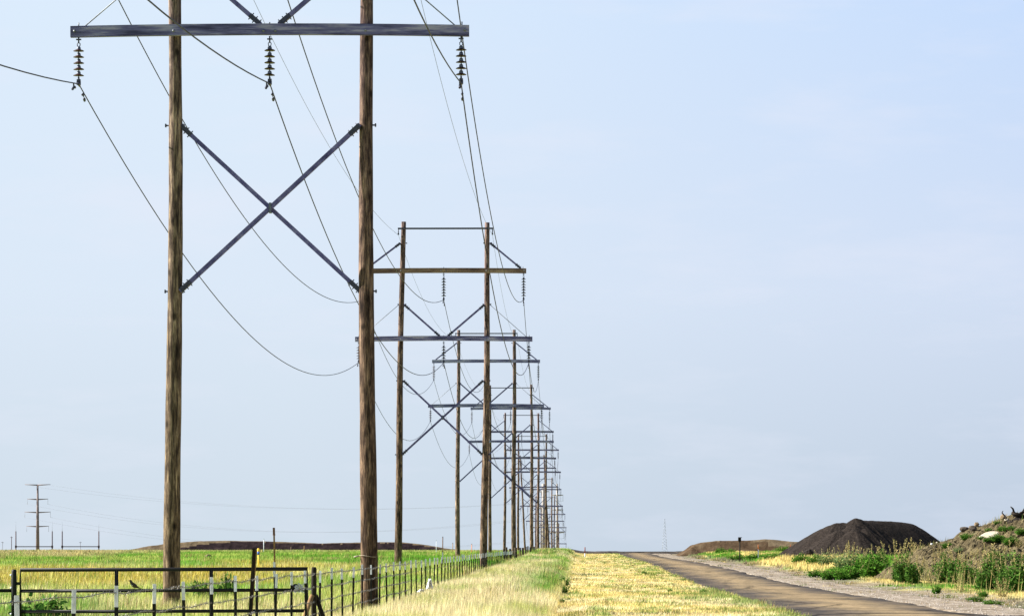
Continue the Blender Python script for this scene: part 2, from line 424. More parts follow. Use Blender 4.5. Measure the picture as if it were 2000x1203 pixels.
def road_mat():
    m, t, b = mat('dusty_old_asphalt')
    tc = N(t, 'ShaderNodeTexCoord'); uv = N(t, 'ShaderNodeAttribute', attribute_name='across')
    gm = N(t, 'ShaderNodeMapping'); gm.inputs['Scale'].default_value = (1, .22, 1); t.links.new(tc.outputs['Object'], gm.inputs[0])
    n = N(t, 'ShaderNodeTexNoise'); n.inputs['Scale'].default_value = .6; n.inputs['Detail'].default_value = 7; n.inputs['Roughness'].default_value = .62
    t.links.new(gm.outputs[0], n.inputs['Vector'])
    n2 = N(t, 'ShaderNodeTexNoise'); n2.inputs['Scale'].default_value = 4; n2.inputs['Detail'].default_value = 10; n2.inputs['Roughness'].default_value = .82
    t.links.new(gm.outputs[0], n2.inputs['Vector'])
    # dust lies in the middle of the lane, bare tar at both edges
    ad = N(t, 'ShaderNodeMath', operation='MULTIPLY_ADD'); ad.inputs[1].default_value = 1.0
    t.links.new(uv.outputs['Fac'], ad.inputs[0])
    sc = N(t, 'ShaderNodeMath', operation='MULTIPLY_ADD'); sc.inputs[1].default_value = 1.7; sc.inputs[2].default_value = -.85
    t.links.new(n.outputs[0], sc.inputs[0]); t.links.new(sc.outputs[0], ad.inputs[2])
    rp = N(t, 'ShaderNodeValToRGB'); el = rp.color_ramp.elements
    el[0].position = .20; el[0].color = (.048, .041, .036, 1)
    el[1].position = .95; el[1].color = (.215, .158, .090, 1)
    e = el.new(.45); e.color = (.105, .081, .057, 1)
    e = el.new(.68); e.color = (.158, .119, .071, 1)
    t.links.new(ad.outputs[0], rp.inputs[0])
    mr = N(t, 'ShaderNodeMapRange'); mr.inputs['From Min'].default_value = .3; mr.inputs['From Max'].default_value = .7; mr.inputs['To Min'].default_value = .50; mr.inputs['To Max'].default_value = 1.42
    t.links.new(n2.outputs[0], mr.inputs['Value'])
    # cracks
    wv = N(t, 'ShaderNodeVectorMath', operation='MULTIPLY_ADD'); wv.inputs[1].default_value = (1.4, 1.4, 0)
    t.links.new(n2.outputs['Color'], wv.inputs[0]); t.links.new(tc.outputs['Object'], wv.inputs[2])
    vo = N(t, 'ShaderNodeTexVoronoi', feature='DISTANCE_TO_EDGE'); vo.inputs['Scale'].default_value = .16
    t.links.new(wv.outputs[0], vo.inputs['Vector'])
    cr = N(t, 'ShaderNodeMapRange'); cr.inputs['From Min'].default_value = .004; cr.inputs['From Max'].default_value = .028; cr.inputs['To Min'].default_value = .30; cr.inputs['To Max'].default_value = 1
    t.links.new(vo.outputs['Distance'], cr.inputs['Value'])
    ml = N(t, 'ShaderNodeMath', operation='MULTIPLY'); t.links.new(mr.outputs[0], ml.inputs[0]); t.links.new(cr.outputs[0], ml.inputs[1])
    hs = N(t, 'ShaderNodeHueSaturation'); t.links.new(rp.outputs[0], hs.inputs['Color']); t.links.new(ml.outputs[0], hs.inputs['Value'])
    t.links.new(hs.outputs[0], b.inputs['Base Color'])
    b.inputs['Roughness'].default_value = .95; b.inputs['Specular IOR Level'].default_value = .08
    bp = N(t, 'ShaderNodeBump'); bp.inputs['Strength'].default_value = .5; bp.inputs['Distance'].default_value = .03
    t.links.new(n2.outputs[0], bp.inputs['Height']); t.links.new(bp.outputs[0], b.inputs['Normal'])
    return m
M['road'] = road_mat()
M['shoulder'] = noise_mat('pinkish_gravel', [(.34, (.085, .066, .045)), (.46, (.16, .128, .092)), (.55, (.25, .212, .17)), (.68, (.46, .42, .38))], 2.0, (1, .3, 1), detail=14, rgh=.86, bump=.9, bscale=5, bdist=.08, rough=1, spec=.05)
M['pebble'] = noise_mat('pale_pebbles', [(.3, (.20, .165, .135)), (.7, (.44, .40, .36))], 3, rough=1, bump=0, spec=.05)

# ------------------------------------------------------------------ the lie of the land
SL = 0.01857                       # the power line, fence and road run in this direction (dX/dY)
def uof(X, Y): return X - SL * Y
def Xof(u, Y): return u + SL * Y
_ry = [-400, 60, 155, 209, 261, 330, 405, 470, 520, 600, 700, 790, 890, 1000, 1100, 60000]
_rz = [-1.55, -1.50, -1.44, -1.15, -.88, -.70, -.53, -.15, .02, -.1, -1.2, -3.5, -6.5, -8, -10.5, -10.5]
_ly = [-400, 60, 85, 120, 192, 300, 400, 450, 600, 660, 750, 850, 1000, 1100, 60000]
_lz = [-1.6, -1.55, -1.46, -1.25, -.88, -.55, -.27, -.15, .12, .15, -.6, -3.5, -8, -10.5, -10.5]
_by = [-400, 85, 130, 150, 192, 240, 300, 350, 400, 480, 600, 700, 790, 890, 1000, 1100, 60000]
_bz = [-1.6, -1.60, -1.42, -1.33, -1.16, -.97, -.55, -.12, .12, .16, .1, -.6, -3.2, -6.4, -7.8, -10.5, -10.5]
def gz(X, Y, rough=True):
    X = np.asarray(X, float); Y = np.asarray(Y, float)
    u = uof(X, Y)
    zr = np.interp(Y, _ry, _rz); zl = np.interp(Y, _ly, _lz); zb = np.interp(Y, _by, _bz)
    wl = 1 - sst(u, -6.5, -4.0)
    wr = sst(u, -1.6, .6)
    z = zl * wl + zr * wr + zb * (1 - wl - wr)
    if rough:
        onroad = sst(u, 4.4, 5.0) * (1 - sst(u, 13.2, 14.2))
        z = z + (fbm(X * .45, Y * .25, 3, 3) - .5) * .16 * (1 - onroad) + (fbm(X * .06, Y * .02, 3, 5) - .5) * .25 * (1 - onroad) * sst(np.abs(u), 6, 20)
        z = z - .05 * sst(u, 5.0, 5.5) * (1 - sst(u, 12.6, 13.4))
    z = z + .38 * sst(u, 13.6, 16.5) * sst(Y, 185, 250) * (1 - sst(Y, 480, 600))
    return EYE + z
def g1(X, Y): return float(gz(X, Y))
def hit(x, y, lo=60, hi=560):
    """distance at which the sight line of a photo pixel first meets the ground"""
    Ys = np.linspace(lo, hi, 4000)
    X = (x - 1000) * Ys / FPX; Z = EYE + (HZ - y) * Ys / FPX
    ok = np.nonzero(Z <= gz(X, Ys, False))[0]
    return float(Ys[ok[0]]) if len(ok) else hi

# plant colour by place
C_DRY = np.array([.72, .625, .37]); C_GOLD = np.array([.46, .385, .085]); C_GREEN = np.array([.145, .325, .038])
C_PALE = np.array([.41, .46, .12]); C_MOW = np.array([.66, .545, .22]); C_TAN = np.array([.44, .38, .19]); C_DKGREEN = np.array([.07, .17, .02])
C_BARE = np.array([.235, .195, .145])
def mixc(a, b, t): return a * (1 - t[:, None]) + b * t[:, None]
def zone(X, Y):
    X = np.asarray(X, float).ravel(); Y = np.asarray(Y, float).ravel()
    u = uof(X, Y); n = len(X)
    big = fbm(X * .12, Y * .03, 4, 1); med = fbm(X * .5, Y * .16, 4, 2); fin = fbm(X * 2.2, Y * .8, 3, 4)
    # left field: pale mix near, a golden band, then green, tan at the far rim
    c = mixc(np.tile(C_PALE, (n, 1)), np.tile(C_DRY * .95, (n, 1)), sst(med, .45, .65) * .65)
    c = mixc(c, np.tile(C_GREEN, (n, 1)), sst(fbm(X * .3, Y * .07, 4, 8), .44, .60) * .85)
    xs = X / np.maximum(Y, 1) * FPX + 1000
    gold = sst(Y, 108, 126) * (1 - sst(Y + (big - .5) * 60, 165, 195)) * (1 - sst(xs + (big - .5) * 500, 430, 700) * .85)
    c = mixc(c, mixc(np.tile(C_GOLD, (n, 1)), np.tile(C_PALE, (n, 1)), sst(med, .5, .75) * .7), gold)
    grn = sst(Y + (big - .5) * 70, 170, 205)
    gcol = mixc(np.tile(C_GREEN, (n, 1)), np.tile(C_PALE, (n, 1)), sst(fbm(X * .22, Y * .05, 5, 15), .42, .62) * .75)
    gcol = mixc(gcol, np.tile(C_DKGREEN, (n, 1)), sst(fbm(X * .9, Y * .12, 4, 16), .58, .70) * .5)
    gcol = mixc(gcol, np.tile(C_GOLD * .95, (n, 1)), (sst(xs, 380, 470) * (1 - sst(xs, 560, 640)) * sst(Y, 170, 190) * (1 - sst(Y, 225, 250)) * .8))
    c = mixc(c, gcol, grn)
    c = mixc(c, np.tile(C_TAN, (n, 1)), sst(Y + (big - .5) * 160, 400 - 120 * (1 - sst(xs, 150, 420)), 500 - 120 * (1 - sst(xs, 150, 420))) * (.5 + .4 * (1 - sst(xs, 150, 420))))
    # tall dry grass between fence and mown strip
    t = mixc(np.tile(C_DRY, (n, 1)), np.tile(C_PALE, (n, 1)), sst(fbm(X * .8, Y * .2, 4, 6), .46, .64) * .8)
    gp = sst(u + (med - .5) * 2.4, -2.6, -.9) * sst(Y + (big - .5) * 30, 104, 120) * (1 - sst(Y, 205, 235) * .6)
    gp = np.maximum(gp * .95, sst(Y + (med - .5) * 60, 165, 195) * sst(fbm(X * .35, Y * .05, 4, 12), .40, .56) * .9)
    t = mixc(t, mixc(np.tile(C_GREEN, (n, 1)), np.tile(C_DKGREEN, (n, 1)), sst(fin, .5, .7) * .6), gp)
    # mown strip
    w = mixc(np.tile(C_MOW, (n, 1)), np.tile(C_DRY, (n, 1)), sst(fbm(X * .5, Y * .35, 4, 9), .4, .65))
    w = mixc(w, np.tile(C_MOW * .78, (n, 1)), sst(fbm(X * .18, Y * .55, 3, 10), .52, .66) * .7)
    ge = sst(u, 2.4, 4.6) * .28 + .05
    w = mixc(w, np.tile(np.array([.17, .27, .05]), (n, 1)), sst(fbm(X * 1.3, Y * .40, 4, 11) + ge * .42, .65, .80) * .75)
    # verge right of the road
    v = mixc(np.tile(C_MOW * .9, (n, 1)), np.tile(C_GREEN * .8, (n, 1)), sst(fbm(X * .4, Y * .08, 4, 13), .42, .60))
    v = mixc(v, np.tile(C_BARE, (n, 1)), (1 - sst(u + (med - .5) * 2.4, 12.6, 14.2)) * .92)
    wl = 1 - sst(u + (med - .5) * .6, -5.4, -4.6); wm = sst(u + (med - .5) * .7, -1.0, -.4) ; wv = sst(u, 8, 10)
    c = c * wl[:, None] + (1 - wl[:, None]) * (t * (1 - wm[:, None]) + w * wm[:, None])
    return mixc(c, v, wv)

def grid_mesh(name, Xg, Yg, Zg, col=None, material=None, fattr=None, smooth=True):
    r, cN = Xg.shape
    V = np.stack([Xg, Yg, Zg], -1).reshape(-1, 3)
    i = np.arange(r * cN).reshape(r, cN)
    Q = np.stack([i[:-1, :-1], i[:-1, 1:], i[1:, 1:], i[1:, :-1]], -1).reshape(-1, 4)
    me = bpy.data.meshes.new(name)
    me.vertices.add(len(V)); me.vertices.foreach_set('co', V.astype('f4').ravel())
    me.loops.add(Q.size); me.loops.foreach_set('vertex_index', Q.astype('i4').ravel())
    me.polygons.add(len(Q)); me.polygons.foreach_set('loop_start', (np.arange(len(Q)) * 4).astype('i4'))
    me.polygons.foreach_set('use_smooth', np.full(len(Q), smooth))
    me.update(calc_edges=True)
    if col is not None:
        at = me.color_attributes.new('col', 'FLOAT_COLOR', 'POINT')
        at.data.foreach_set('color', np.c_[col, np.ones(len(V))].astype('f4').ravel())
    if fattr is not None:
        at = me.attributes.new(fattr[0], 'FLOAT', 'POINT')
        at.data.foreach_set('value', np.asarray(fattr[1]).astype('f4').ravel())
    if material: me.materials.append(material)
    o = bpy.data.objects.new(name, me); COL.objects.link(o)
    return o

us = np.unique(np.r_[np.geomspace(70, 30000, 26) * -1, np.linspace(-70, -22, 40), np.linspace(-22, 30, 210), np.linspace(30, 70, 34), np.geomspace(70, 30000, 26)])
ys = np.unique(np.r_[np.linspace(-400, 40, 14), np.linspace(40, 260, 260), np.linspace(260, 640, 200), np.geomspace(640, 1200, 50), np.geomspace(1200, 50000, 24)])
Ug, Yg = np.meshgrid(us, ys)
Xg = Xof(Ug, Yg)
Zg = gz(Xg, Yg)
gcol = zone(Xg, Yg)
ground = grid_mesh('ground', Xg, Yg, Zg, gcol * .8, M['ground'])
tag(ground, kind='structure')

# asphalt lane and gravel shoulder (crowned sheets with ragged edges)
def lane(name, u0, u1, Y0, Y1, dY, crown, material, wob, seed, lift):
    Ys = np.arange(Y0, Y1, dY)
    nn = 25
    t = np.linspace(0, 1, nn)
    e0 = u0 + (fbm(Ys * .35, Ys * 0, 4, seed) - .5) * wob * 2
    e1 = u1 + (fbm(Ys * .35, Ys * 0, 4, seed + 1) - .5) * wob * 2
    U = e0[:, None] * (1 - t) + e1[:, None] * t
    YY = np.repeat(Ys[:, None], nn, 1)
    X = Xof(U, YY)
    prof = np.clip(np.minimum(t, 1 - t) / .06, 0, 1)
    Z = EYE + np.interp(YY, _ry, _rz) - .12 * (1 - prof) + crown * (1 - (2 * t - 1) ** 2) + lift
    ac = np.minimum(t, 1 - t) * 2
    o = grid_mesh(name, X, YY, Z, None, material, ('across', np.repeat(ac[None, :], len(Ys), 0)))
    return tag(o, kind='structure')
lane('road', 5.05, 9.62, -200, 700, .6, .05, M['road'], .48, 21, .02)
lane('road_shoulder', 9.3, 11.9, -200, 520, .7, .02, M['shoulder'], .75, 31, -.005)
# cross track on the rise
def cross_track():
    u = np.linspace(-2.2, 40, 90); t = np.linspace(0, 1, 9)
    U, T = np.meshgrid(u, t)
    YY = 462 + T * 9 + U * .15
    X = Xof(U, YY)
    Z = gz(X, YY) - .05 + .36 * np.minimum(np.minimum(T, 1 - T) * 4, 1)
    o = grid_mesh('cross_track', X, YY, Z, None, M['road'], ('across', T * 0 + .1))
    tag(o, kind='structure')
cross_track()

# feet of the near pylon poles, where longer tufts grow
ATT_XY = [(px(x, 1190, Y).x + dx, Y + dy) for x, Y in ((338, 85.4), (720, 85.4), (776, 191.8), (947, 191.8), (893, 293), (1004, 293)) for dx, dy in ((-.25, -.3), (.1, -.35), (.3, -.1), (-.1, -.45))]
# ------------------------------------------------------------------ grass (uncountable -> stuff)
def blades(name, X, Y, h, w, col, lean=.35, zoff=0.0, seed=1, wind=(.35, -.15)):
    r = np.random.default_rng(seed)
    n = len(X)
    z = gz(X, Y) + zoff
    a = r.uniform(-1.1, 1.1, n)                      # blade plane
    dx, dy = np.cos(a) * w / 2, np.sin(a) * w / 2
    la = r.uniform(0, 2 * math.pi, n); lm = r.random(n) ** 1.5 * lean * h
    tx = X + np.cos(la) * lm + wind[0] * h * .35; ty = Y + np.sin(la) * lm + wind[1] * h * .35
    tz = z + np.sqrt(np.maximum(h * h - lm * lm, h * h * .2))
    P = np.empty((n, 3, 3))
    P[:, 0] = np.c_[X - dx, Y - dy, z - .03]; P[:, 1] = np.c_[X + dx, Y + dy, z - .03]; P[:, 2] = np.c_[tx, ty, tz]
    me = bpy.data.meshes.new(name)
    me.vertices.add(3 * n); me.vertices.foreach_set('co', P.astype('f4').ravel())
    me.loops.add(3 * n); me.loops.foreach_set('vertex_index', np.arange(3 * n, dtype='i4'))
    me.polygons.add(n); me.polygons.foreach_set('loop_start', (np.arange(n) * 3).astype('i4'))
    me.update(calc_edges=True)
    c = np.repeat(np.c_[col, np.ones(n)], 3, 0)
    at = me.color_attributes.new('col', 'FLOAT_COLOR', 'POINT'); at.data.foreach_set('color', c.astype('f4').ravel())
    me.materials.append(M['blade'])
    o = bpy.data.objects.new(name, me); COL.objects.link(o)
    return o
def vary(c, r, lo=.72, hi=1.25, hue=.12, at=None):
    n = len(c)
    if at is not None: c = c * (.55 + .9 * fbm(at[0] * 2.6, at[1] * .9, 3, 19))[:, None]
    c = c * r.uniform(lo, hi, (n, 1))
    c = c * (1 + (r.random((n, 3)) - .5) * hue)
    return np.clip(c, .01, .85)
def logY(r, n, a, b): return np.exp(r.uniform(math.log(a), math.log(b), n))

def grass_field():
    r = np.random.default_rng(101)
    n = 330000
    Y = logY(r, n, 57, 640)
    xs = r.uniform(-120, 1150, n)
    X = (xs - 1000) * Y / FPX
    k = uof(X, Y) < -5.0
    X, Y = X[k], Y[k]; n = len(X)
    c = zone(X, Y)
    h = r.uniform(.20, .46, n) * np.where(Y < 82, .7, 1) * (1 + .25 * (fbm(X * .4, Y * .1, 3, 41) - .5)) * np.where(Y > 200, .85, 1)
    w = .020 * (Y / 85) ** .9 * r.uniform(.7, 1.5, n)
    tip = r.random(n) < .14 
    c = np.where((tip & (Y < 210))[:, None], c * .35 + C_DRY * .65, c)
    tag(blades('field_grass', X, Y, h, w, vary(c, r, lo=.5, hi=1.32, hue=.16, at=(X, Y)), seed=3), 'bands of golden and green grass filling the field behind the gate', 'grass', kind='stuff')
def grass_tall():
    r = np.random.default_rng(102)
    n = 210000
    Y = logY(r, n, 66, 480)
    u = r.uniform(-5.1, -.45, n)
    X = Xof(u, Y)
    u2 = u + (fbm(X * .5, Y * .16, 4, 2) - .5) * .7
    k = u2 < -.55
    X, Y, u = X[k], Y[k], u[k]; n = len(X)
    c = zone(X, Y)
    g = c[:, 1] / c[:, 0]
    h = r.uniform(.26, .58, n) * (1 - .35 * (1 - sst(u, -4.9, -4.0))) * (.8 + .5 * fbm(X * .6, Y * .2, 3, 44)) * (1 - .45 * sst(u, -1.5, -.4)) * np.where(g > 1.3, .8, 1) * (1 - .35 * sst(Y, 300, 420))
    w = .016 * (Y / 85) ** .9 * r.uniform(.7, 1.5, n)
    tag(blades('tall_dry_grass', X, Y, h, w, vary(c, r, lo=.5, hi=1.32, hue=.16, at=(X, Y)), seed=5), 'tall pale dry grass with green patches between the fence and the mown strip', 'grass', kind='stuff')
def grass_mown():
    r = np.random.default_rng(103)
    n = 190000
    Y = logY(r, n, 74, 456)
    u = r.uniform(-.9, 5.6, n)
    X = Xof(u, Y)
    k = u < 5.15 + (fbm(Y * .5, Y * 0 + u * .0, 4, 55) - .5) * 1.0
    X, Y, u = X[k], Y[k], u[k]; n = len(X)
    c = zone(X, Y)
    g = c[:, 1] / c[:, 0]
    h = r.uniform(.03, .10, n) * np.where(g > 1.15, 1.9, 1)
    w = .020 * (Y / 85) ** .9 * r.uniform(.7, 1.6, n)
    tag(blades('mown_grass', X, Y, h, w, vary(c, r, lo=.62, hi=1.28, hue=.16, at=(X, Y)), lean=.9, seed=6), 'short mown straw coloured grass strip beside the road', 'grass', kind='stuff')
def grass_verge():
    r = np.random.default_rng(104)
    n = 130000
    Y = logY(r, n, 90, 470)
    u = 12.5 + r.random(n) ** 1.4 * 26
    X = Xof(u, Y)
    xs = X / Y * FPX + 1000
    k = (xs < 2080) & (r.random(n) < sst(u + (fbm(X * .5, Y * .2, 3, 61) - .5) * 3, 12.8, 14.4))
    X, Y, u = X[k], Y[k], u[k]; n = len(X)
    c = zone(X, Y)
    g = c[:, 1] / c[:, 0]
    h = r.uniform(.12, .36, n) * np.where(g > 1.3, 1.2, 1) * (.4 + fbm(X * .5, Y * .12, 3, 62)) * (1 - .62 * (1 - sst(Y, 170, 215)))
    w = .022 * (Y / 85) ** .9 * r.uniform(.7, 1.5, n)
    tag(blades('verge_grass', X, Y, h, w, vary(c, r), seed=7), 'yellow and green rough grass on the verge right of the gravel', 'grass', kind='stuff')
def clumps(name, n, u0, u1, Y0, Y1, k, rad, h0, h1, cols, label, seed, extra=None):
    r = np.random.default_rng(seed)
    Y = logY(r, n, Y0, Y1); u = r.uniform(u0, u1, n)
    if u0 < -10: X = (r.uniform(-60, 1000, n) - 1000) * Y / FPX; u = uof(X, Y); q = u < -5.2; Y = Y[q]; u = u[q]
    X = Xof(u, Y)
    if extra is not None: X = np.r_[X, extra[0]]; Y = np.r_[Y, extra[1]]
    m = len(X); sz = r.uniform(.4, 1.3, m)
    ci = r.integers(0, len(cols), m)
    X = np.repeat(X, k) + r.normal(0, 1, m * k) * np.repeat(sz, k) * rad; Y = np.repeat(Y, k) + r.normal(0, 1, m * k) * np.repeat(sz, k) * rad
    h = r.uniform(h0, h1, m * k) * np.repeat(sz, k)
    c = np.repeat(np.array(cols)[ci], k, 0)
    w = .017 * (Y / 85) ** .9 * r.uniform(.7, 1.4, m * k)
    tag(blades(name, X, Y, h, w, vary(c, r, .55, 1.3, .16), lean=.6, seed=seed), label, 'grass', kind='stuff')
OL = (.16, .19, .045); DK = (.06, .12, .02); BR = (.26, .19, .09); ST = (.50, .40, .17); LG = (.20, .32, .06)
clumps('mown_tufts', 330, -.5, 5.2, 80, 400, 26, .13, .05, .17, [OL, DK, OL, BR, LG], 'small darker tufts dotted over the mown straw strip', 201)
clumps('tall_grass_tufts', 420, -4.7, -.7, 76, 380, 26, .13, .35, .68, [OL, LG, BR, ST, ST, DK], 'darker and greener tufts standing in the tall pale grass', 202,
       (np.array([ATT_XY[i][0] for i in range(len(ATT_XY))]), np.array([ATT_XY[i][1] for i in range(len(ATT_XY))])))
clumps('field_tufts', 900, -60, -5.2, 66, 480, 26, .28, .25, .6, [OL, LG, DK, LG, ST, BR], 'coarse darker tufts scattered over the left field', 203)
clumps('shoulder_tufts', 150, 9.55, 13.6, 88, 380, 30, .16, .05, .17, [ST, BR, ST, OL, DK], 'small dry and green tufts dotted along the gravel shoulder', 204)
clumps('road_edge_tufts', 170, 4.75, 5.5, 82, 380, 26, .15, .05, .16, [ST, OL, ST, LG], 'ragged tufts creeping over the left edge of the asphalt', 205)
grass_field(); grass_tall(); grass_mown(); grass_verge()

def pebbles():
    r = np.random.default_rng(9)
    mb = MB()
    for i in range(2600):
        Y = float(logY(r, 1, 80, 260)[0]); u = 9.5 + r.random() ** 1.5 * 4.4
        X = Xof(u, Y); s = r.uniform(.012, .036)
        z = max(EYE + float(np.interp(Y, _ry, _rz)), g1(X, Y)) + .01
        vs = [(X + s * math.cos(t + i) * r.uniform(.7, 1.2), Y + s * math.sin(t + i), z) for t in (0, 1.57, 3.14, 4.71)]
        vs.append((X, Y, z + s * .8))
        mb.add(vs, [(0, 1, 4), (1, 2, 4), (2, 3, 4), (3, 0, 4)])
    tag(mb.build('loose_gravel', M['pebble']), 'pale loose stones strewn over the gravel shoulder', 'gravel', kind='stuff')
pebbles()

# ------------------------------------------------------------------ wooden double-circuit H-frame pylons
ARM_H = 13.4       # lower crossarm above the base
def disc_mesh():
    mb = MB()
    mb.lathe([(.0, 0), (.036, -.002), (.05, -.03), (.052, -.066)], n=12, mi=1)
    mb.lathe([(.052, -.066), (.09, -.078), (.127, -.098), (.128, -.108), (.10, -.106), (.05, -.104), (.016, -.108)], n=16, mi=0)
    mb.lathe([(.016, -.104), (.016, -.146)], n=8, mi=1)
    return mb.mesh('insulator_disc', [M['porcelain'], M['galv']])
DISC = disc_mesh()
def clamp_mesh():
    mb = MB()
    mb.tube([(0, 0, 0), (0, 0, -.12)], .022, 8)
    mb.box((0, 0, -.07), (.09, .05, .05))
    mb.tube([(-.0, -.17, -.19), (0, -.1, -.165), (0, 0, -.155), (0, .1, -.165), (0, .17, -.19)], [.02, .034, .042, .034, .02], 8)
    mb.box((0, 0, -.135), (.10, .03, .09))
    return mb.mesh('suspension_clamp', M['darksteel'])
CLAMP = clamp_mesh()
def hook_mesh():
    mb = MB()
    mb.tube([(0, 0, .02), (0, 0, -.14)], .018, 8)
    mb.tube([(0, 0, -.12), (.035, 0, -.15), (.03, 0, -.2), (0, 0, -.225), (-.03, 0, -.2), (-.035, 0, -.15), (0, 0, -.12)], .012, 6)
    mb.box((0, 0, -.05), (.12, .05, .03))
    return mb.mesh('shackle', M['darksteel'])
HOOK = hook_mesh()
def string_far_mesh(n):
    mb = MB()
    mb.tube([(0, 0, 0), (0, 0, -.22 - .146 * n - .16)], .028, 6, mi=1)
    for k in range(n):
        mb.lathe([(.04, -.22 - .146 * k - .03), (.127, -.22 - .146 * k - .1), (.03, -.22 - .146 * k - .112)], n=10, mi=0)
    mb.box((0, 0, -.22 - .146 * n - .1), (.07, .3, .06), 1)
    return mb.mesh('insulator_string', [M['porcelain'], M['darksteel']])
FAR5, FAR7 = string_far_mesh(5), string_far_mesh(7)

LOWX, UPX = 4.55, 4.27           # string positions from the centre
ATT = {}                         # conductor fixing points per pylon
def hframe(i, Y, ypx, xpx, label, spread=0.0, lean=0.0, roll=0.0, brown_up=False, detail=2):
    arm = px(xpx, ypx, Y)
    root = empty('h_frame_pylon', (arm.x, Y, arm.z - ARM_H), (0, R(roll), -SL))
    tag(root, label, 'power pylon', 'wooden H-frame pylons in a row')
    A = ARM_H
    top = A + 6.25
    def xp(side, z): return side * (2.285 + spread * (A - z) / A) + lean * (z - A)
    rr = random.Random(i)
    for sd in (-1, 1):
        mb = MB()
        zs = np.linspace(-1.6, top + rr.uniform(-.06, .05), 26)
        k1, k2 = rr.uniform(.018, .036), rr.uniform(0, 6)
        mb.tube([(xp(sd, z) + k1 * math.sin(z * .35 + k2), 0.0, z - A) for z in zs], [.215 - .09 * (z + 1.6) / (top + 1.6) + rr.uniform(-.006, .006) for z in zs], 20 if detail > 0 else 8)
        p = mb.build('pole', M['pole'], root, (0, 0, A))
        tv = rr.uniform(.72, 1.0); p.color = (tv, tv * rr.uniform(.88, .95), tv * rr.uniform(.86, .98), 1)
        if i == 1: p.color = (.95, .90, .86, 1) if sd < 0 else (.74, .635, .64, 1)
        if detail == 2 and i == 1 and sd == 1:
            mb = MB(); mb.tube([(xp(sd, .95) + .222 * math.cos(t), .222 * math.sin(t), .95 - A + .02 * math.sin(t * 2)) for t in np.linspace(0, 6.283, 20)], .006, 5)
            mb.tube([(xp(sd, .95) - .22, -.05, .95 - A), (xp(sd, .95) - .33, -.1, .93 - A)], .02, 5)
            mb.build('strap', M['concrete'], p)
    ya = -.24
    am = M['arm']
    aup = M['arm_brown'] if brown_up else M['arm']
    for nm, z, half, m_, bow in (('lower_crossarm', A, 4.74, am, .05), ('upper_crossarm', A + 3.64, 4.41, aup, .03)):
        mb = MB(); mb.beam((-half, ya, 0), (half, ya, 0), .15, .262, seg=14, bow=bow)
        o = mb.build(nm, m_, root, (0, 0, z))
        if detail == 2:
            for x in (-2.285, 2.285, -half + .1, half - .1, -.14, .14):
                mb = MB(); mb.tube([(x, ya - .105, .01), (x, ya - .05, .01)], .03, 8); mb.build('bolt', M['rod'], o)
            for x in (-half + .19, 0, half - .17):
                mb = MB(); mb.tube([(x, ya, .12), (x, ya, .22)], .016, 6); mb.build('bolt', M['rod'], o)
    def brace(nm, a, b, w=.10, h=.125, m_=None, end=True):
        mb = MB(); a, b = Vector(a), Vector(b)
        mid = (a + b) / 2
        mb.beam(a - mid, b - mid, w, h, up=(0, -1, 0))
        o = mb.build(nm, m_ or M['brace'], root, mid)
        if end and detail >= 2:
            d = (b - a).normalized()
            for s_, q in ((-1, a), (1, b)):
                mb = MB()
                c = q - mid - d * s_ * .18
                mb.beam(c - d * .16, c + d * .16, .112, .135, up=(0, -1, 0))
                for e in (-.12, .0, .12):
                    c2 = c + d * e
                    nrm = Vector((-d.z, 0, d.x))
                    mb.tube([c2 - nrm * .10, c2 + nrm * .10], .014, 6)
                mb.build('brace_fitting', M['darksteel'], o)
        return o
    # X brace between the poles
    z1, z2 = A - 2.2, A - 6.15
    a1, a2 = xp(-1, z1) + .15, xp(1, z1) - .15
    b1, b2 = xp(-1, z2) + .16, xp(1, z2) - .16
    brace('cross_brace', (a1, -.0, z1), (b2, -.0, z2))
    xb = brace('cross_brace', (b1, -.11, z2), (a2, -.11, z1))
    if detail >= 1:
        mb = MB(); mb.box((0, -.085, 0), (.06, .20, .24)); mb.build('brace_clamp', M['galv'], root, ((a1 + b2) / 2 + .0, -.0, (z1 + z2) / 2))
    # V brace above the lower arm, down braces above the upper arm
    for sd in (-1, 1):
        brace('arm_brace', (xp(sd, A + 1.85) - sd * .14, -.05, A + 1.85), (sd * .22, ya + .02, A + .17))
        brace('outer_brace', (xp(sd, A + 5.15) + sd * .13, -.05, A + 5.15), (sd * 4.12, ya + .02, A + 3.64 + .14), .09, .11)
        mb = MB(); mb.tube([(xp(sd, A + 1.88) + sd * .13, -.05, A + 1.88), (sd * 4.42, ya, A + .12)], .016, 6)
        mb.build('tie_rod', M['rod'], root)
        if detail >= 1:
            for zz in (A + 1.88, A + 5.15, z1, z2):
                mb = MB()
                mb.tube([(xp(sd, zz) - .23, 0, zz), (xp(sd, zz) + .23, 0, zz)], .02, 6)
                mb.box((xp(sd, zz) + .21, 0, zz), (.03, .08, .08)); mb.box((xp(sd, zz) - .21, 0, zz), (.03, .08, .08))
                mb.build('through_bolt', M['darksteel'], root)
    # shield wire tie across the pole tops
    mb = MB(); mb.beam((xp(-1, top) - .28, -.15, A + 5.92), (xp(1, top) + .28, -.15, A + 5.92), .06, .09)
    tb = mb.build('top_tie', M['darksteel'], root)
    for sd in (-1, 1):
        mb = MB(); xx = xp(sd, top) + sd * .25
        mb.tube([(xx, -.15, A + 5.9), (xx, -.15, A + 5.66)], .028, 6); mb.box((xx, -.15, A + 5.62), (.08, .16, .07))
        mb.build('wire_hanger', M['darksteel'], tb)
    pts = []
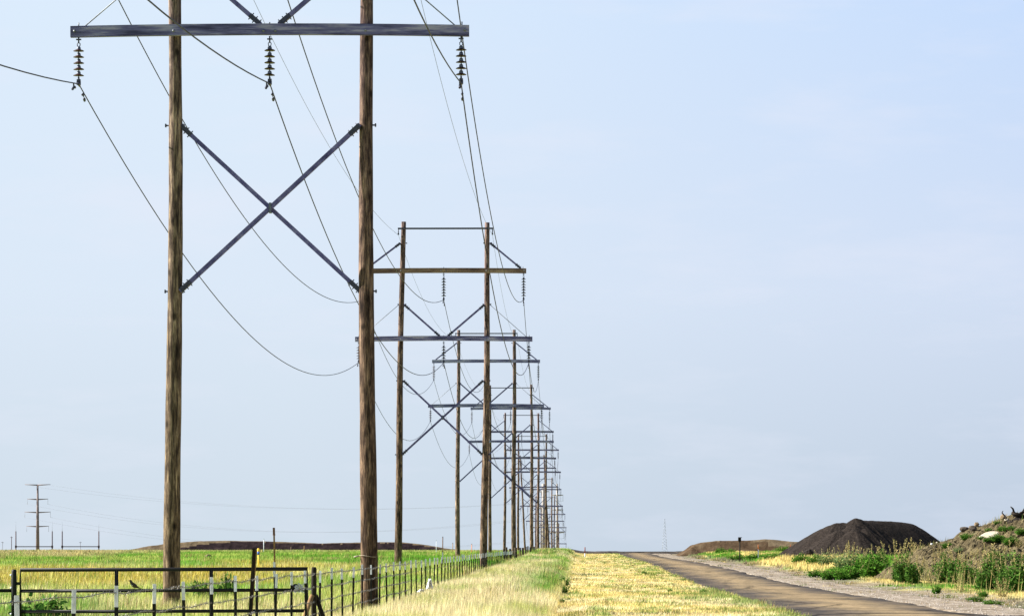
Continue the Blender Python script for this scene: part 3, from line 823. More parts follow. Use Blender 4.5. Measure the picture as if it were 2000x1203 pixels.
    for tier, z, xs_, nd in (('low', A, (-LOWX, 0, LOWX), 5), ('up', A + 3.64, (-UPX, 0, UPX), 7)):
        for x in xs_:
            z0 = z - .13
            if detail >= 1:
                st = empty('insulator_string', (x, ya, z0)); st.parent = root
                inst('shackle', HOOK, st)
                for k in range(nd): inst('insulator_disc', DISC, st, (0, 0, -.22 - .146 * k), (R(rr.uniform(-1.5, 1.5)), R(rr.uniform(-1.5, 1.5)), rr.random() * 6))
                inst('suspension_clamp', CLAMP, st, (0, 0, -.22 - .146 * nd))
            else:
                inst('insulator_string', FAR5 if nd == 5 else FAR7, root, (x, ya, z0))
            pts.append((x, ya, z0 - .22 - .146 * nd - .155))
    for sd in (-1, 1):
        pts.append((xp(sd, top) + sd * .25, -.15, A + 5.58))
    Mw = Matrix.Translation(root.location) @ root.rotation_euler.to_matrix().to_4x4()
    ATT[i] = [Mw @ Vector(p) for p in pts]
    return root

ORD = ['nearest and largest wooden H-frame pylon, cropped by the top edge of the picture',
       'second wooden H-frame pylon from the camera, the nearest whose pole tops show',
       'third wooden H-frame pylon from the camera, just right of the second one',
       'fourth wooden H-frame pylon from the camera, seen through the third',
       'fifth wooden H-frame pylon from the camera in the receding row',
       'sixth wooden H-frame pylon from the camera, last before the line dips away',
       'seventh wooden H-frame pylon from the camera, visibly tilted with sloping crossarms',
       'eighth wooden H-frame pylon from the camera, standing lower beyond the rise',
       'ninth wooden H-frame pylon from the camera, only its upper half above the rise',
       'tenth wooden H-frame pylon from the camera, low beyond the rise beside the steel masts',
       'farthest and lowest wooden H-frame pylon, at the right end of the row']
TAB = [(85.4, 65, 528.5, .045, 0.0, 0, 0, 2), (191.8, 663, 867, .04, .014, 0, 1, 2), (293, 793, 949.5, .02, .003, 0, 0, 1), (394, 862.7, 997.5, .02, -.002, 0, 0, 1),
       (493, 895, 1019, .02, .004, 0, 0, 0), (591, 922, 1039.5, .01, .002, 0, 0, 0), (693, 951.5, 1044.7, .0, -.035, -1.0, 0, 0), (790, 988, 1057.5, 0, 0, 0, 0, 0),
       (886, 1017.5, 1064.5, 0, .004, 0, 0, 0), (986, 1030, 1073, 0, 0, 0, 0, 0), (1092, 1061.5, 1076.5, 0, 0, 0, 0, 0)]
for i, (Y, yp, xp_, sp, le, ro, br, de) in enumerate(TAB, 1):
    hframe(i, Y, yp, xp_, ORD[i - 1], sp, le, ro, br, de)
ATT[0] = [a + (a - b) * 1.0 + Vector((0, 0, -.9)) for a, b in zip(ATT[1], ATT[2])]     # the next pylon, behind the camera
for p in ATT[0]: p.z = min(p.z, 17.5)

# conductors: one continuous wire per phase
def sagpts(a, b, sag, n):
    return [a.lerp(b, t) - Vector((0, 0, 4 * sag * t * (1 - t))) for t in np.linspace(0, 1, n)]
WL = ['left conductor of the lower crossarms', 'middle conductor of the lower crossarms', 'right conductor of the lower crossarms',
      'left conductor of the upper crossarms', 'middle conductor of the upper crossarms', 'right conductor of the upper crossarms',
      'thin shield wire along the left pole tops', 'thin shield wire along the right pole tops']
WIRES = []
for k in range(8):
    mb = MB()
    rr = random.Random(70 + k)
    seq = []; rad = []
    for i in range(0, 11):
        sag = (2.75 if k < 6 else 1.5) * rr.uniform(.93, 1.07)
        if i == 0: sag = (2.9 if k == 0 else 2.45) if k < 6 else 1.4
        if k < 3 and i == 1: sag = 3.0
        n = 40 if i < 2 else 22
        seq += sagpts(ATT[i][k], ATT[i + 1][k], sag, n)[(0 if i == 0 else 1):]
    mb.tube(seq, .0155 if k < 6 else .0075, 6)
    w = mb.build('power_line_wire', M['wire'] if k < 6 else M['wire_thin'])
    tag(w, 'dark ' + WL[k] + ', sagging from pylon to pylon' if k < 6 else WL[k] + ', sagging from pylon to pylon', 'wire', 'wires of the H-frame line')
    WIRES.append((w, seq))
def damper_mesh():
    mb = MB()
    mb.box((0, 0, -.045), (.03, .04, .10))
    mb.tube([(0, -.17, -.10), (0, 0, -.095), (0, .17, -.10)], .008, 6)
    for s in (-1, 1):
        mb.tube([(0, s * .23, -.125), (0, s * .16, -.105), (0, s * .11, -.10)], [.03, .034, .022], 8)
    return mb.mesh('vibration_damper', M['darksteel'])
DAMP = damper_mesh()
for w, seq in WIRES[:6]:
    k = [x[0] for x in WIRES].index(w)
    for i in (1, 2):
        a = ATT[i][k]
        for sgn in (-1, 1):
            best = min(seq, key=lambda q: abs((q - a).dot(Vector((0, 1, 0))) - sgn * .85))
            j = seq.index(best)
            d = .85 if sgn > 0 else -.85
            ia = seq.index(min(seq, key=lambda q: (q - a).length))
            nb = seq[ia + sgn]
            t = .85 / (nb - a).length
            p = a.lerp(nb, t)
            inst('vibration_damper', DAMP, w, p, (R(-12 * sgn), 0, 0))

# ------------------------------------------------------------------ barbed wire fence along the line (one thing)
FU = -4.75
def tpost_meshes():
    mb = MB()
    H = 1.02
    mb.box((0, 0, -.25), (.040, .006, H * 2 - .5 + .04))
    z0, z1 = -.95, .76
    mb.v, mb.f, mb.m, mb.sm = [], [], [], []
    mb.box((0, .0, (z0 + z1) / 2), (.040, .008, z1 - z0))
    mb.box((0, .0215, (z0 + z1) / 2), (.007, .036, z1 - z0))
    z = -.3
    while z < z1:
        mb.box((0, -.007, z), (.012, .008, .022)); z += .054
    a = mb.mesh('fence_post', M['tpost'])
    mb = MB()
    mb.box((0, 0, z1 + .11), (.040, .010, .22)); mb.box((0, .022, z1 + .11), (.008, .037, .22))
    return a, mb.mesh('post_tip', M['tip'])
TPOST, TTIP = tpost_meshes()
TOPH = 0.98                               # post top above the local reference (post origin)
fence = empty('barbed_wire_fence', (Xof(FU, 60), 60, g1(Xof(FU, 60), 60)))
tag(fence, 'long barbed wire fence of dark steel posts with white tips along the pylons', 'fence')
def ftop(Y):      # height of the post tops, follows the land
    yy = np.interp(Y, [0, 30, 65, 81, 110, 150, 192, 260, 330, 420], [-.35, -.34, -.315, -.29, -.22, -.11, -.02, .10, .42, .62])
    return EYE + float(yy)
rf = random.Random(5)
fy = []
Y = 30.4 - 3.21 * 2
while Y < 258:
    fy.append(Y); Y += 3.21 * rf.uniform(.93, 1.07) if Y > 70 else 3.21
for Y in fy:
    dz = rf.uniform(-.025, .025)
    P = Vector((Xof(FU, Y), Y, ftop(Y) - TOPH + dz)) - fence.location
    o = inst('fence_post', TPOST, fence, P, (R(rf.uniform(-1, 1)), R(rf.uniform(-1.3, 1.3)), R(rf.uniform(-14, 14))))
    inst('post_tip', TTIP, o)
# wire strands with barbs
for k, dn in enumerate((.07, .315, .56, .80)):
    mb = MB()
    pts = []
    yy = np.arange(20, 300, 1.605)
    for j, Y in enumerate(yy):
        pts.append(Vector((Xof(FU, Y), Y - .012 - .03, ftop(Y) - dn - (.018 if j % 2 else 0) + rf.uniform(-.012, .012))) - fence.location)
    mb.tube(pts, .0042, 5)
    for a, b in zip(pts[:-1], pts[1:]):
        if a.y + 60 > 100: break
        for q in range(8):
            c = a.lerp(b, (q + .5) / 8)
            an = rf.uniform(0, 3.1)
            d = Vector((math.cos(an) * .028, .006, math.sin(an) * .028))
            mb.tube([c - d, c + d], .0024, 3, smooth=False)
            d = Vector((-math.sin(an) * .024, -.006, math.cos(an) * .024))
            mb.tube([c - d, c + d], .0024, 3, smooth=False)
    mb.build('wire_strand', M['barb'], fence)
# braced wooden corner post by the gate
def corner(Y, u, h, name='corner_post', spread=.33, r=.048):
    X = Xof(u, Y); base = Vector((X, Y, g1(X, Y)))
    p = base - fence.location
    mb = MB(); t = ftop(Y) + h - base.z
    mb.tube([(0, 0, -.5), (.0, 0, t - .03), (0, 0, t)], [r * 1.05, r, r * .75], 12)
    post = mb.build(name, M['darkwood'], fence, p)
    for sd, yy in ((-1, -.4), (1, .3)):
        mb = MB(); mb.tube([(sd * spread, yy, -.1), (sd * .03, yy * .12, t * .62)], [.045, .04], 8)
        mb.build('brace_post', M['stake' if sd < 0 else 'darkwood'], post)
    mb = MB()
    for dn in (.07, .315, .56, .80):
        mb.lathe([(r + .012, -.03), (r + .012, .03)], (0, 0, t - h - dn), n=12)

corner(64.6, FU - .02, .05)
for (x, yt, Yd) in ((984, 1072, 232), (989, 1068, 247), (996, 1071, 262), (1007, 1069, 275), (1016, 1069, 290), (1021, 1069, 300), (1027, 1067, 312), (1031, 1066, 322), (1036, 1068, 335), (1043, 1067, 346)):
    a = px(x, yt, Yd); r0 = rf.uniform(.07, .12)
    mb = MB(); gh = a.z - g1(a.x, Yd)
    mb.tube([(rf.uniform(-.1, .1), 0, -gh - .3), (0, 0, 0)], [r0, r0 * .9], 8)
    mb.build('wooden_post', M['darkwood'], fence, a - fence.location)

# ------------------------------------------------------------------ black pipe gate
GY = 66.0
gate = empty('pipe_gate', (px(35, 1112, GY).x, GY, EYE - 1.5))
tag(gate, 'black steel pipe field gate with six rails standing behind the barbed wire', 'gate')
def gp(x, y): return px(x, y, GY) - gate.location
def gtube(nm, a, b, r, parent=gate, m_='gate', n=10):
    mb = MB(); mb.tube([a, b], r, n); return mb.build(nm, M[m_], parent)
x0, x1 = 40, 600
fr = MB()
rc = .17
fr.tube([gp(x0, 1253), gp(x0, 1112.5), gp(x1, 1110.5), gp(x1, 1253)], .036, 12)
fr.tube([gp(x0, 1253), gp(x1, 1252)], .036, 12)
fr.build('gate_frame', M['gate'], gate)
for y in (1152.5, 1193, 1222):
    gtube('rail', gp(x0, y + 1), gp(x1, y - 1), .033)
for x in (227.5, 412.5):
    gtube('stay', gp(x, 1112), gp(x, 1253), .036)
mb = MB()
c0 = gp(588, 1148)
for q in range(14):
    an = q * 1.3
    c = c0 + Vector((.07 * math.cos(an) + q * .008 - .06, -.04, .055 * math.sin(an * 1.7)))
    mb.tube([c + Vector((.022 * math.cos(t), 0, .034 * math.sin(t))) for t in np.linspace(0, 6.28, 7)], .008, 5)
mb.tube([c0 + Vector((.02, -.04, .0)), c0 + Vector((.2, -.04, -.03))], .012, 6)
mb.build('chain', M['tip'], gate)
mb = MB(); mb.rock(c0 + Vector((-.1, .0, .03)), (.13, .06, .11), 3); mb.build('latch_box', M['gate'], gate)
# hinge post, left
gpost = empty('gate_post', (px(27, 1112, GY).x, GY + .02, EYE - 1.5))
tag(gpost, 'thick black steel hinge post at the left end of the gate with wire knobs', 'post')
mb = MB(); mb.tube([(0, 0, -.3), (0, 0, 1.15), (0, 0, 1.185)], [.05, .05, .035], 14); mb.build('post', M['gate'], gpost)
for y in (1122.5, 1147.5, 1174, 1198.5):
    mb = MB(); z = (HZ - y) * GY / FPX + 1.5
    mb.lathe([(.0, .022), (.018, .014), (.022, 0), (.018, -.014), (0, -.022)], (-.052, -.01, z), n=10); mb.build('insulator_knob', M['white'], gpost)
mb = MB(); z = (HZ - 1139) * GY / FPX + 1.5
mb.box((.075, 0, z), (.09, .03, .055)); mb.build('hinge', M['gate'], gpost)
# rail of the next panel running out of the picture
side = empty('side_rail', (px(-160, 1153, GY).x, GY + .03, EYE - 1.5))
tag(side, 'black horizontal rail left of the gate post leaving the picture', 'rail')
mb = MB()
for y in (1154, 1225):
    z = (HZ - y) * GY / FPX + 1.5
    mb.tube([(0, 0, z), (180 * GY / FPX + .03, 0, z + .012)], .033, 10)
mb.build('rail', M['gate'], side)
mb = MB(); mb.tube([(0, 0, -.2), (0, 0, 1.0)], .03, 10); mb.build('post', M['gate'], side)

# leaning weathered stake in front of the gate
p = px(487, 1203, 62.0); gzb = g1(p.x, 62)
st = empty('leaning_stake', (p.x - .03, 62.0, gzb))
tag(st, 'dark leaning wooden stake taller than the gate, crossing its right half', 'stake')
tp = px(496.5, 1070, 62.0) - st.location
mb = MB(); mb.beam((0, 0, -.3), tp, .06, .05, up=(0, -1, 0)); mb.build('stake_body', M['darkwood'], st)
mb = MB(); d = Vector(tp); mb.beam(d * .3 + Vector((.036, .01, 0)), d * .985 + Vector((.04, .01, 0)), .025, .03, up=(0, -1, 0)); mb.build('split_strip', M['stake'], st)
# yellow marker post with a blue band
p = px(505, 1112, 180.0); zb = g1(p.x, 180)
mk = empty('marker_post', (p.x, 180, zb)); tag(mk, 'thin yellow marker post with a blue band and rounded top beyond the gate', 'marker post')
zt = px(505, 1070, 180).z - zb
mb = MB(); mb.tube([(0, 0, -.2), (0, 0, zt * .78)], [.03, .045], 10); mb.build('post', M['yellow'], mk)
mb = MB(); mb.tube([(0, 0, zt * .72), (0, 0, zt * .86)], .06, 10); mb.build('band', M['blue'], mk)
mb = MB(); mb.lathe([(.066, zt * .86), (.066, zt * .96), (.045, zt * .995), (0, zt)], n=12); mb.build('cap', M['yellow'], mk)
# tall stake tied to a steel post
p = px(537, 1190, 76.0); zb = g1(p.x, 76)
ts = empty('tall_stake', (p.x, 76, zb)); tag(ts, 'tall wooden stake tied to a dark steel post, rising above the gate', 'stake')
def tsp(x, y): return px(x, y, 76.0) - ts.location
mb = MB(); mb.beam(tsp(538, 1215), tsp(536, 1124), .042, .04, up=(0, -1, 0)); mb.build('steel_post', M['tpost'], ts)
mb = MB(); mb.beam(tsp(536, 1126), tsp(535.6, 1097), .046, .05, up=(0, -1, 0)); mb.build('white_tip', M['tip'], ts)
mb = MB(); mb.beam(tsp(536.8, 1128) + Vector((0, .04, 0)), tsp(535.2, 1040), .035, .035, up=(0, -1, 0)); mb.build('wood_stake', M['stake'], ts)
mb = MB(); mb.beam(tsp(535.2, 1044), tsp(534.8, 1030), .045, .045, up=(0, -1, 0)); mb.lathe([(.03, -.01), (.03, .01)], tsp(535.2, 1044), n=10); mb.build('rusty_cap', M['rust'], ts)

# small stakes out in the field and on its far rim
STK = [(515, 1053, 430, .10, 'tip', 'thin white post in front of the dark soil ridge, near the gate stakes'),
       (594, 1065, 430, .11, 'stake', 'short tan stake below the middle of the dark soil ridge'),
       (852, 1056, 420, .07, 'tip', 'slim grey post at the right tail of the dark ridge'),
       (864.5, 1049, 400, .11, 'rust', 'tallest brown stake at the right tail of the dark ridge'),
       (884, 1061, 400, .08, 'stake', 'short tan stake just left of a bare pole at the field rim'),
       (921, 1063, 400, .08, 'orange', 'small orange topped stake between two pylon poles at the field rim'),
       (568, 1067, 430, .08, 'hay', 'shortest straw coloured stake below the dark soil ridge')]
for x, yt, Yd, w, mm, lab in STK:
    b = px(x, 1075, Yd); zb = g1(b.x, Yd); t = px(x, yt, Yd).z - zb
    r_ = empty('field_stake', (b.x, Yd, zb)); tag(r_, lab, 'stake')
    mb = MB(); mb.tube([(0, 0, -.2), (.02, 0, t)], [w / 2, w / 2 * .9], 8); mb.build('shaft', M[mm], r_)
    mb = MB(); mb.box((.02, 0, t + .04), (w * .9, w * .9, .1)); mb.build('top_cap', M['rust' if mm in ('stake', 'hay') else mm], r_)
# T post standing in the field behind the fence and a white box
b = px(864.5, 1105, 190); zb = g1(b.x, 190)
r_ = empty('field_stake', (b.x, 190, zb)); tag(r_, 'dark steel post with a long white tip standing just behind the fence', 'stake')
zt = px(864, 1078, 190).z - zb; zm = px(864, 1092, 190).z - zb
mb = MB(); mb.beam((0, 0, -.3), (0, 0, zm), .05, .05); mb.build('shaft', M['tpost'], r_)
mb = MB(); mb.beam((0, 0, zm), (0, 0, zt), .06, .06); mb.build('white_tip', M['tip'], r_)
b = px(903.5, 1094, 215); zb = g1(b.x, 215)
r_ = empty('utility_box', (b.x, 215, zb)); tag(r_, 'small white box on a post behind the fence between two pylon poles', 'box')
t = px(903, 1088, 215).z - zb
mb = MB(); mb.tube([(0, 0, -.2), (0, 0, t)], .03, 8); mb.build('post', M['tpost'], r_)
mb = MB(); mb.box((0, -.03, t + .06), (.13, .1, .19)); mb.box((0, -.03, t + .165), (.15, .12, .025)); mb.build('box_body', M['white'], r_)

# litter in the tall grass by the fence
def litter(x, y, Yd, w, h, seed, lab):
    c = px(x, y, Yd); rr = random.Random(seed)
    mb = MB(); n = 9; vs = []; fs = []
    for i in range(n):
        for j in range(n):
            a, b2 = i / (n - 1) - .5, j / (n - 1)
            vs.append((a * w * (1.1 - b2 * .75) + rr.uniform(-1, 1) * w * .05, rr.uniform(-.05, .05) + .06 * math.sin(a * 9), b2 * h + rr.uniform(-1, 1) * h * .03))
    for i in range(n - 1):
        for j in range(n - 1): fs.append((i * n + j, (i + 1) * n + j, (i + 1) * n + j + 1, i * n + j + 1))
    mb.add(vs, fs, 0, True)
    o = mb.build('plastic_bag', M['white'], None, c)
    md = o.modifiers.new('thick', 'SOLIDIFY'); md.thickness = .006
    tag(o, lab, 'litter')
litter(839, 1150, 101, .19, .30, 4, 'larger white plastic bag snagged upright in the tall grass at the fence')
litter(823, 1155, 100, .24, .07, 5, 'flat scrap of white plastic lying left of the upright bag')

# bird on the second gate rail
def bird():
    c = px(262, 1151, GY); c.z = (HZ - 1153) * GY / FPX + EYE + .024
    root = empty('bird', c); tag(root, 'small brown songbird with pale throat perched on the second gate rail', 'bird')
    S = .0122
    # a tail-to-beak spine, side view facing left (-x)
    sp = [(11, 0, .2, .35), (8.5, 0, 1.2, .7), (6, 0, 2.2, 1.1), (4, 0, 3.2, 2.0), (1.5, 0, 4.6, 3.0), (-1.0, 0, 6.2, 3.25), (-3.2, 0, 8.2, 2.7), (-4.3, 0, 10.2, 2.0), (-5.0, 0, 11.6, 2.0), (-5.9, 0, 12.5, 1.75), (-7.0, 0, 12.6, .95), (-7.6, 0, 12.55, .5), (-9.3, 0, 12.2, .08)]
    mb = MB(); mb.tube([(a * S, b * S, (z + .6) * S) for a, b, z, r in sp], [r * S for *_, r in sp], 14)
    me = mb.mesh('body', [M['bird'], M['birdpale'], M['root']])
    for pgn in me.polygons:
        cx, cy, cz = pgn.center / S
        if -5.2 < cx < -1.5 and 4 < cz < 11.6 and (cz - .6) < 8.0 - .9 * (cx + 3.2) - 1.2 : pgn.material_index = 1
        if cx < -7.4: pgn.material_index = 2
    o = bpy.data.objects.new('body', me); COL.objects.link(o); o.parent = root
    for s in (-1, 1):
        mb = MB(); pts = [(-2.4, s * 2.3, 8.2), (.5, s * 3.0, 6.0), (4, s * 2.0, 4.0), (8.2, s * .9, 1.9)]
        mb.tube([(a * S, b * S, z * S) for a, b, z in pts], [.9 * S, 1.5 * S, 1.1 * S, .25 * S], 8); mb.build('wing', M['bird'], root)
        mb = MB(); mb.tube([(-.6 * S, s * 1.2 * S, 3.6 * S), (-.4 * S, s * 1.2 * S, 1.4 * S), (-.9 * S, s * 1.2 * S, 0)], [.5 * S, .28 * S, .22 * S], 6)
        for t in (-.8, 0, .8): mb.tube([(-.9 * S, s * 1.2 * S, .1 * S), (-2.2 * S, (s * 1.2 + t) * S, .0)], .16 * S, 5)
        mb.build('leg', M['root'], root)
        mb = MB(); mb.lathe([(0, .28 * S), (.28 * S, 0), (0, -.28 * S)], (-6.3 * S, s * 1.5 * S, 13.4 * S), n=8); mb.build('eye', M['gate'], root)
bird()

# low hay lump in the field
c = px(408, 1082, 300); zb = g1(c.x, 300)
mb = MB(); mb.rock((0, 0, .1), (.8, .6, .55), 12, sub=3); o = mb.build('straw_heap', M['hay'], None, (c.x, 300, zb)); tag(o, 'small grey brown heap in the green field right of the left pole', 'heap')

# ------------------------------------------------------------------ soil ridges, gravel pile, dirt mound
def heap(name, x0, x1, y0, y1, nx, ny, fn, material, label, cat, smooth=True, kind=None, second=None, secfn=None):
    xs_ = np.linspace(x0, x1, nx); ys_ = np.linspace(y0, y1, ny)
    X, Y = np.meshgrid(xs_, ys_)
    H = fn(X, Y)
    Z = gz(X, Y) - .25 + H
    o = grid_mesh(name, X, Y, Z, None, material, None, smooth)
    if second is not None:
        o.data.materials.append(second)
        me = o.data
        cs = np.empty(len(me.polygons) * 3); me.polygons.foreach_get('center', cs); cs = cs.reshape(-1, 3)
        me.polygons.foreach_set('material_index', secfn(cs).astype('i4'))
    tag(o, label, cat, None, kind)
    return o
# long dark ridge on the left: outline measured from the photo
def ridge_fn(Xc0, pts, Yc, half):
    def f(X, Y):
        xpx = X / Yc * FPX + 1000
        crest = np.interp(xpx, [p[0] for p in pts], [p[1] for p in pts])
        top = EYE + (HZ - crest) * Yc / FPX
        base = gz(X, Y) - .25
        k = np.clip(1 - np.abs(Y - Yc) / half, 0, 1)
        hgt = np.maximum(top - base, 0)
        n = (fbm(X * .8, Y * .8, 4, 71) - .5) * .35 + (fbm(X * .15, Y * .15, 3, 72) - .5) * .4
        return np.minimum(hgt + n * .35, np.maximum(k * half * .75, 0) + n * .4)
    return f
L1 = [(225, 1085), (262, 1073.5), (300, 1066.5), (345, 1060), (395, 1057), (450, 1056.2), (520, 1057), (570, 1058.5), (625, 1061), (680, 1060), (740, 1058.5), (785, 1058.5), (830, 1064), (868, 1070.5), (900, 1074), (935, 1076), (960, 1086)]
heap('soil_ridge', (215 - 1000) * 640 / FPX, (965 - 1000) * 640 / FPX, 628, 656, 560, 80, ridge_fn(0, L1, 640, 9), M['soil'], 'long dark ridge of heaped black soil at the far edge of the left field', 'soil heap',
     second=M['bermtop'], secfn=lambda c: (c[:, 2] - EYE + (fbm(c[:, 0] * 1.2, c[:, 1] * 1.2, 4, 74) - .5) * .22) > np.interp(c[:, 0] / 640 * FPX + 1000, [p[0] for p in L1], [(HZ - p[1]) * 640 / FPX for p in L1]) - .13 - .9 * (1 - sst(c[:, 0] / 640 * FPX + 1000, 340, 470)))
L2 = [(1322, 1085), (1342, 1073), (1352, 1065), (1372, 1059), (1402, 1055.5), (1420, 1056), (1450, 1055.5), (1490, 1053.5), (1520, 1055), (1550, 1058), (1575, 1060), (1600, 1068), (1630, 1078)]
heap('soil_berm', (1318 - 1000) * 430 / FPX, (1635 - 1000) * 430 / FPX, 424, 446, 300, 60, ridge_fn(0, L2, 432, 7), M['berm'], 'low reddish brown earth berm left of the black gravel pile', 'soil heap',
     second=M['bermtop'], secfn=lambda c: ((c[:, 2] - EYE + (fbm(c[:, 0] * 1.2, c[:, 1] * 1.2, 4, 74) - .5) * .6) > 1.25) | ((c[:, 0] / c[:, 1] * FPX + 1000) > 1500) & (c[:, 2] - EYE > .8))
# black gravel pile: several tipped cones run together
GPY = 282.0
CONES = [(1588, 1046, .6, .70, .2), (1600, 1038, .6, .68, .3), (1612, 1031, .5, .66, .4), (1624, 1025.5, .3, .64, .4), (1636, 1021.5, .2, .66, .5), (1646, 1020.5, .4, .68, .5),
         (1672, 1012.5, .4, .70, .3), (1677, 1013.5, 1.0, .70, .3), (1667, 1024, -1.6, .70, .3), (1670, 1034, -3.0, .70, .3), (1638, 1036, -2.2, .64, .3), (1690, 1033, -2.2, .74, .3)]
CONES += [(x, 1016.5 + 4.5 * (x - 1684) / 84 - 1.2 * math.sin((x - 1684) / 84 * 3.14), 1.2 + 6.5 * (x - 1684) / 84, .82, 1.1) for x in range(1684, 1771, 6)]
def pile(X, Y):
    base = gz(X, Y) - .25
    out = np.full(X.shape, -5.0)
    for x, y, dy, sl, rd in CONES:
        Yc = GPY + dy; xc = (x - 1000) * Yc / FPX; zc = EYE + (HZ - y) * Yc / FPX
        dd = np.sqrt((X - xc) ** 2 + (Y - Yc) ** 2)
        an = np.arctan2(Y - Yc, X - xc)
        dd = dd * (1 + .05 * np.sin(an * 5 + int(x / 30)) + .025 * np.sin(an * 11 + 2) + .012 * np.sin(an * 23 + 1))
        z = zc + .02 - sl * (np.sqrt(dd * dd + rd * rd) - rd)
        out = np.maximum(out, z - base)
    return np.maximum(out + (fbm(X * 2.0, Y * 2.0, 3, 81) - .5) * .06, -.3)
heap('gravel_pile', 20.0, 37.5, 270, 299, 270, 320, pile, M['gravel'], 'tall pile of black crushed asphalt gravel with several rounded peaks', 'gravel pile')
_d = px(1577, 1086, 274.5)
mb = MB(); mb.rock((0, 0, .25), (1.0, .8, .95), 61, rough=.3, sub=3); tag(mb.build('black_hump', M['root'], None, (_d.x, 274.5, g1(_d.x, 274.5))), 'small pitch black hump at the left foot of the gravel pile', 'heap')  # near-black hump standing in for a dark shape of unknown nature
# dirt mound, right edge
DMY = 174.0
CM = [(1700, 1150), (1745, 1110), (1790, 1074), (1826, 1062.5), (1870, 1047), (1880, 1037), (1900, 1030), (1935, 1021), (1962, 1010), (1985, 1001), (2000, 998), (2040, 990), (2100, 985), (2200, 985), (2300, 1005), (2400, 1050), (2480, 1100)]
def mound(X, Y):
    xpx = X / DMY * FPX + 1000
    crest = EYE + (HZ - np.interp(xpx, [p[0] for p in CM], [p[1] for p in CM])) * DMY / FPX
    base = gz(X, Y) - .25
    h = np.maximum(crest - base, -.2)
    dy = Y - DMY
    side = np.where(dy < 0, 1 - (np.clip(-dy / (6.0 + h * 2.0), 0, 1)) ** 1.25, 1 - np.clip(dy / 9, 0, 1) ** 1.4)
    n = (fbm(X * .8, Y * .8, 5, 91) - .5) * .8 + (np.abs(fbm(X * 2.2, Y * 1.8, 4, 92) - .5)) * .6 + (fbm(X * 5, Y * 4.5, 3, 93) - .5) * .28
    return np.where(h > 0, h * side + n * np.clip(h, 0, .8) * sst(side, 0, .25) * .8 * (1 - .6 * sst(side, .9, 1)), -.2)
heap('dirt_mound', 15.5, 38, 157, 186, 380, 340, mound, M['dirt'], 'rough brown dirt mound with rubble and weeds at the right edge', 'dirt mound', smooth=False)
def on_mound(x, y):
    """point of the mound's near face behind a photo pixel"""
    Ys = np.linspace(157, 182, 1500)
    X = (x - 1000) * Ys / FPX; Z = EYE + (HZ - y) * Ys / FPX
    S = gz(X, Ys) - .25 + mound(X, Ys)
    k = np.nonzero(Z <= S)[0]
    i = k[0] if len(k) else int(np.argmin(Z - S))
    return Vector((X[i], Ys[i], max(float(S[i]), float(Z[i]) - .15)))
ROCKS = [(1907, 1026, (.30, .26, .34), 'sandstone', 'tan angular block standing on the mound skyline', 21, 25),
         (1884, 1037, (.50, .4, .34), 'stone', 'dark rounded boulder on the skyline left of the tan block', 22, 0),
         (1900, 1036, (.46, .4, .32), 'stone', 'brown clod below the tan block', 23, 10),
         (1959, 1013, (.34, .3, .3), 'sandstone', 'pale tan rock beside the black roots', 24, -10),
         (1966, 1018, (.30, .25, .22), 'concrete', 'light grey chunk just under the roots', 25, 15),
         (1820, 1062, (.14, .12, .12), 'white', 'small white lump at the foot of the gravel pile', 26, 0),
         (1830, 1058, (.12, .12, .1), 'concrete', 'small cream pebble on the skyline by the gravel pile', 27, 0),
         (1987, 1048, (.14, .12, .12), 'sandstone', 'small tan stone right of the white slab', 28, 0)]
for x, y, d, mm, lab, sd, rz in ROCKS:
    mb = MB(); mb.rock((0, 0, d[2] * .3), d, sd, rough=.1, sub=1 if mm in ('sandstone', 'concrete') else 2, M=Matrix.Rotation(R(rz), 3, 'Y')); o = mb.build('rock', M[mm], None, on_mound(x, y)); tag(o, lab, 'rock')
c = on_mound(1932, 1047)
mb = MB(); mb.rock((0, 0, .0), (1.0, .6, .16), 31, rough=.3, sub=2, M=Matrix.Rotation(R(-15), 3, 'Y') @ Matrix.Rotation(R(28), 3, 'X')); o = mb.build('concrete_slab', M['concrete'], None, c + Vector((0, -.05, .06))); tag(o, 'whitish broken concrete slab half buried in the mound among weeds', 'rubble')
# dead roots on top
rc_ = on_mound(1985, 1015)
rt = empty('dead_root_stump', rc_ + Vector((0, -.1, .05))); rt.scale = (1.55, 1.3, 1.4); tag(rt, 'black tangle of dead tree roots on top of the dirt mound', 'roots')
rr = random.Random(14)
def root_pts(a, b, k=.06):
    a, b = Vector(a), Vector(b)
    return [a.lerp(b, t) + Vector((rr.uniform(-k, k), rr.uniform(-k, k), rr.uniform(-k, k))) * (0 if t in (0, 1) else 1) for t in (0, .25, .5, .75, 1)]
for a, b, r0 in (((0, 0, 0), (-.20, -.1, .42), .045), ((-.15, 0, .2), (.45, -.1, .0), .06), ((-.35, -.1, .0), (-.42, 0, .28), .03), ((-.1, 0, .1), (.5, 0, .35), .04), ((.05, -.1, -.05), (.6, -.1, -.02), .07), ((-.3, -.1, -.12), (.3, -.15, -.2), .07), ((.1, 0, .2), (.55, .1, .55), .03)):
    mb = MB(); mb.tube(root_pts(a, b), [r0, r0 * .95, r0 * .8, r0 * .65, r0 * .35], 8); mb.build('root', M['root'], rt)
mb = MB(); mb.rock((.1, .0, -.1), (.7, .4, .4), 44, rough=.5); mb.build('stump', M['root'], rt)

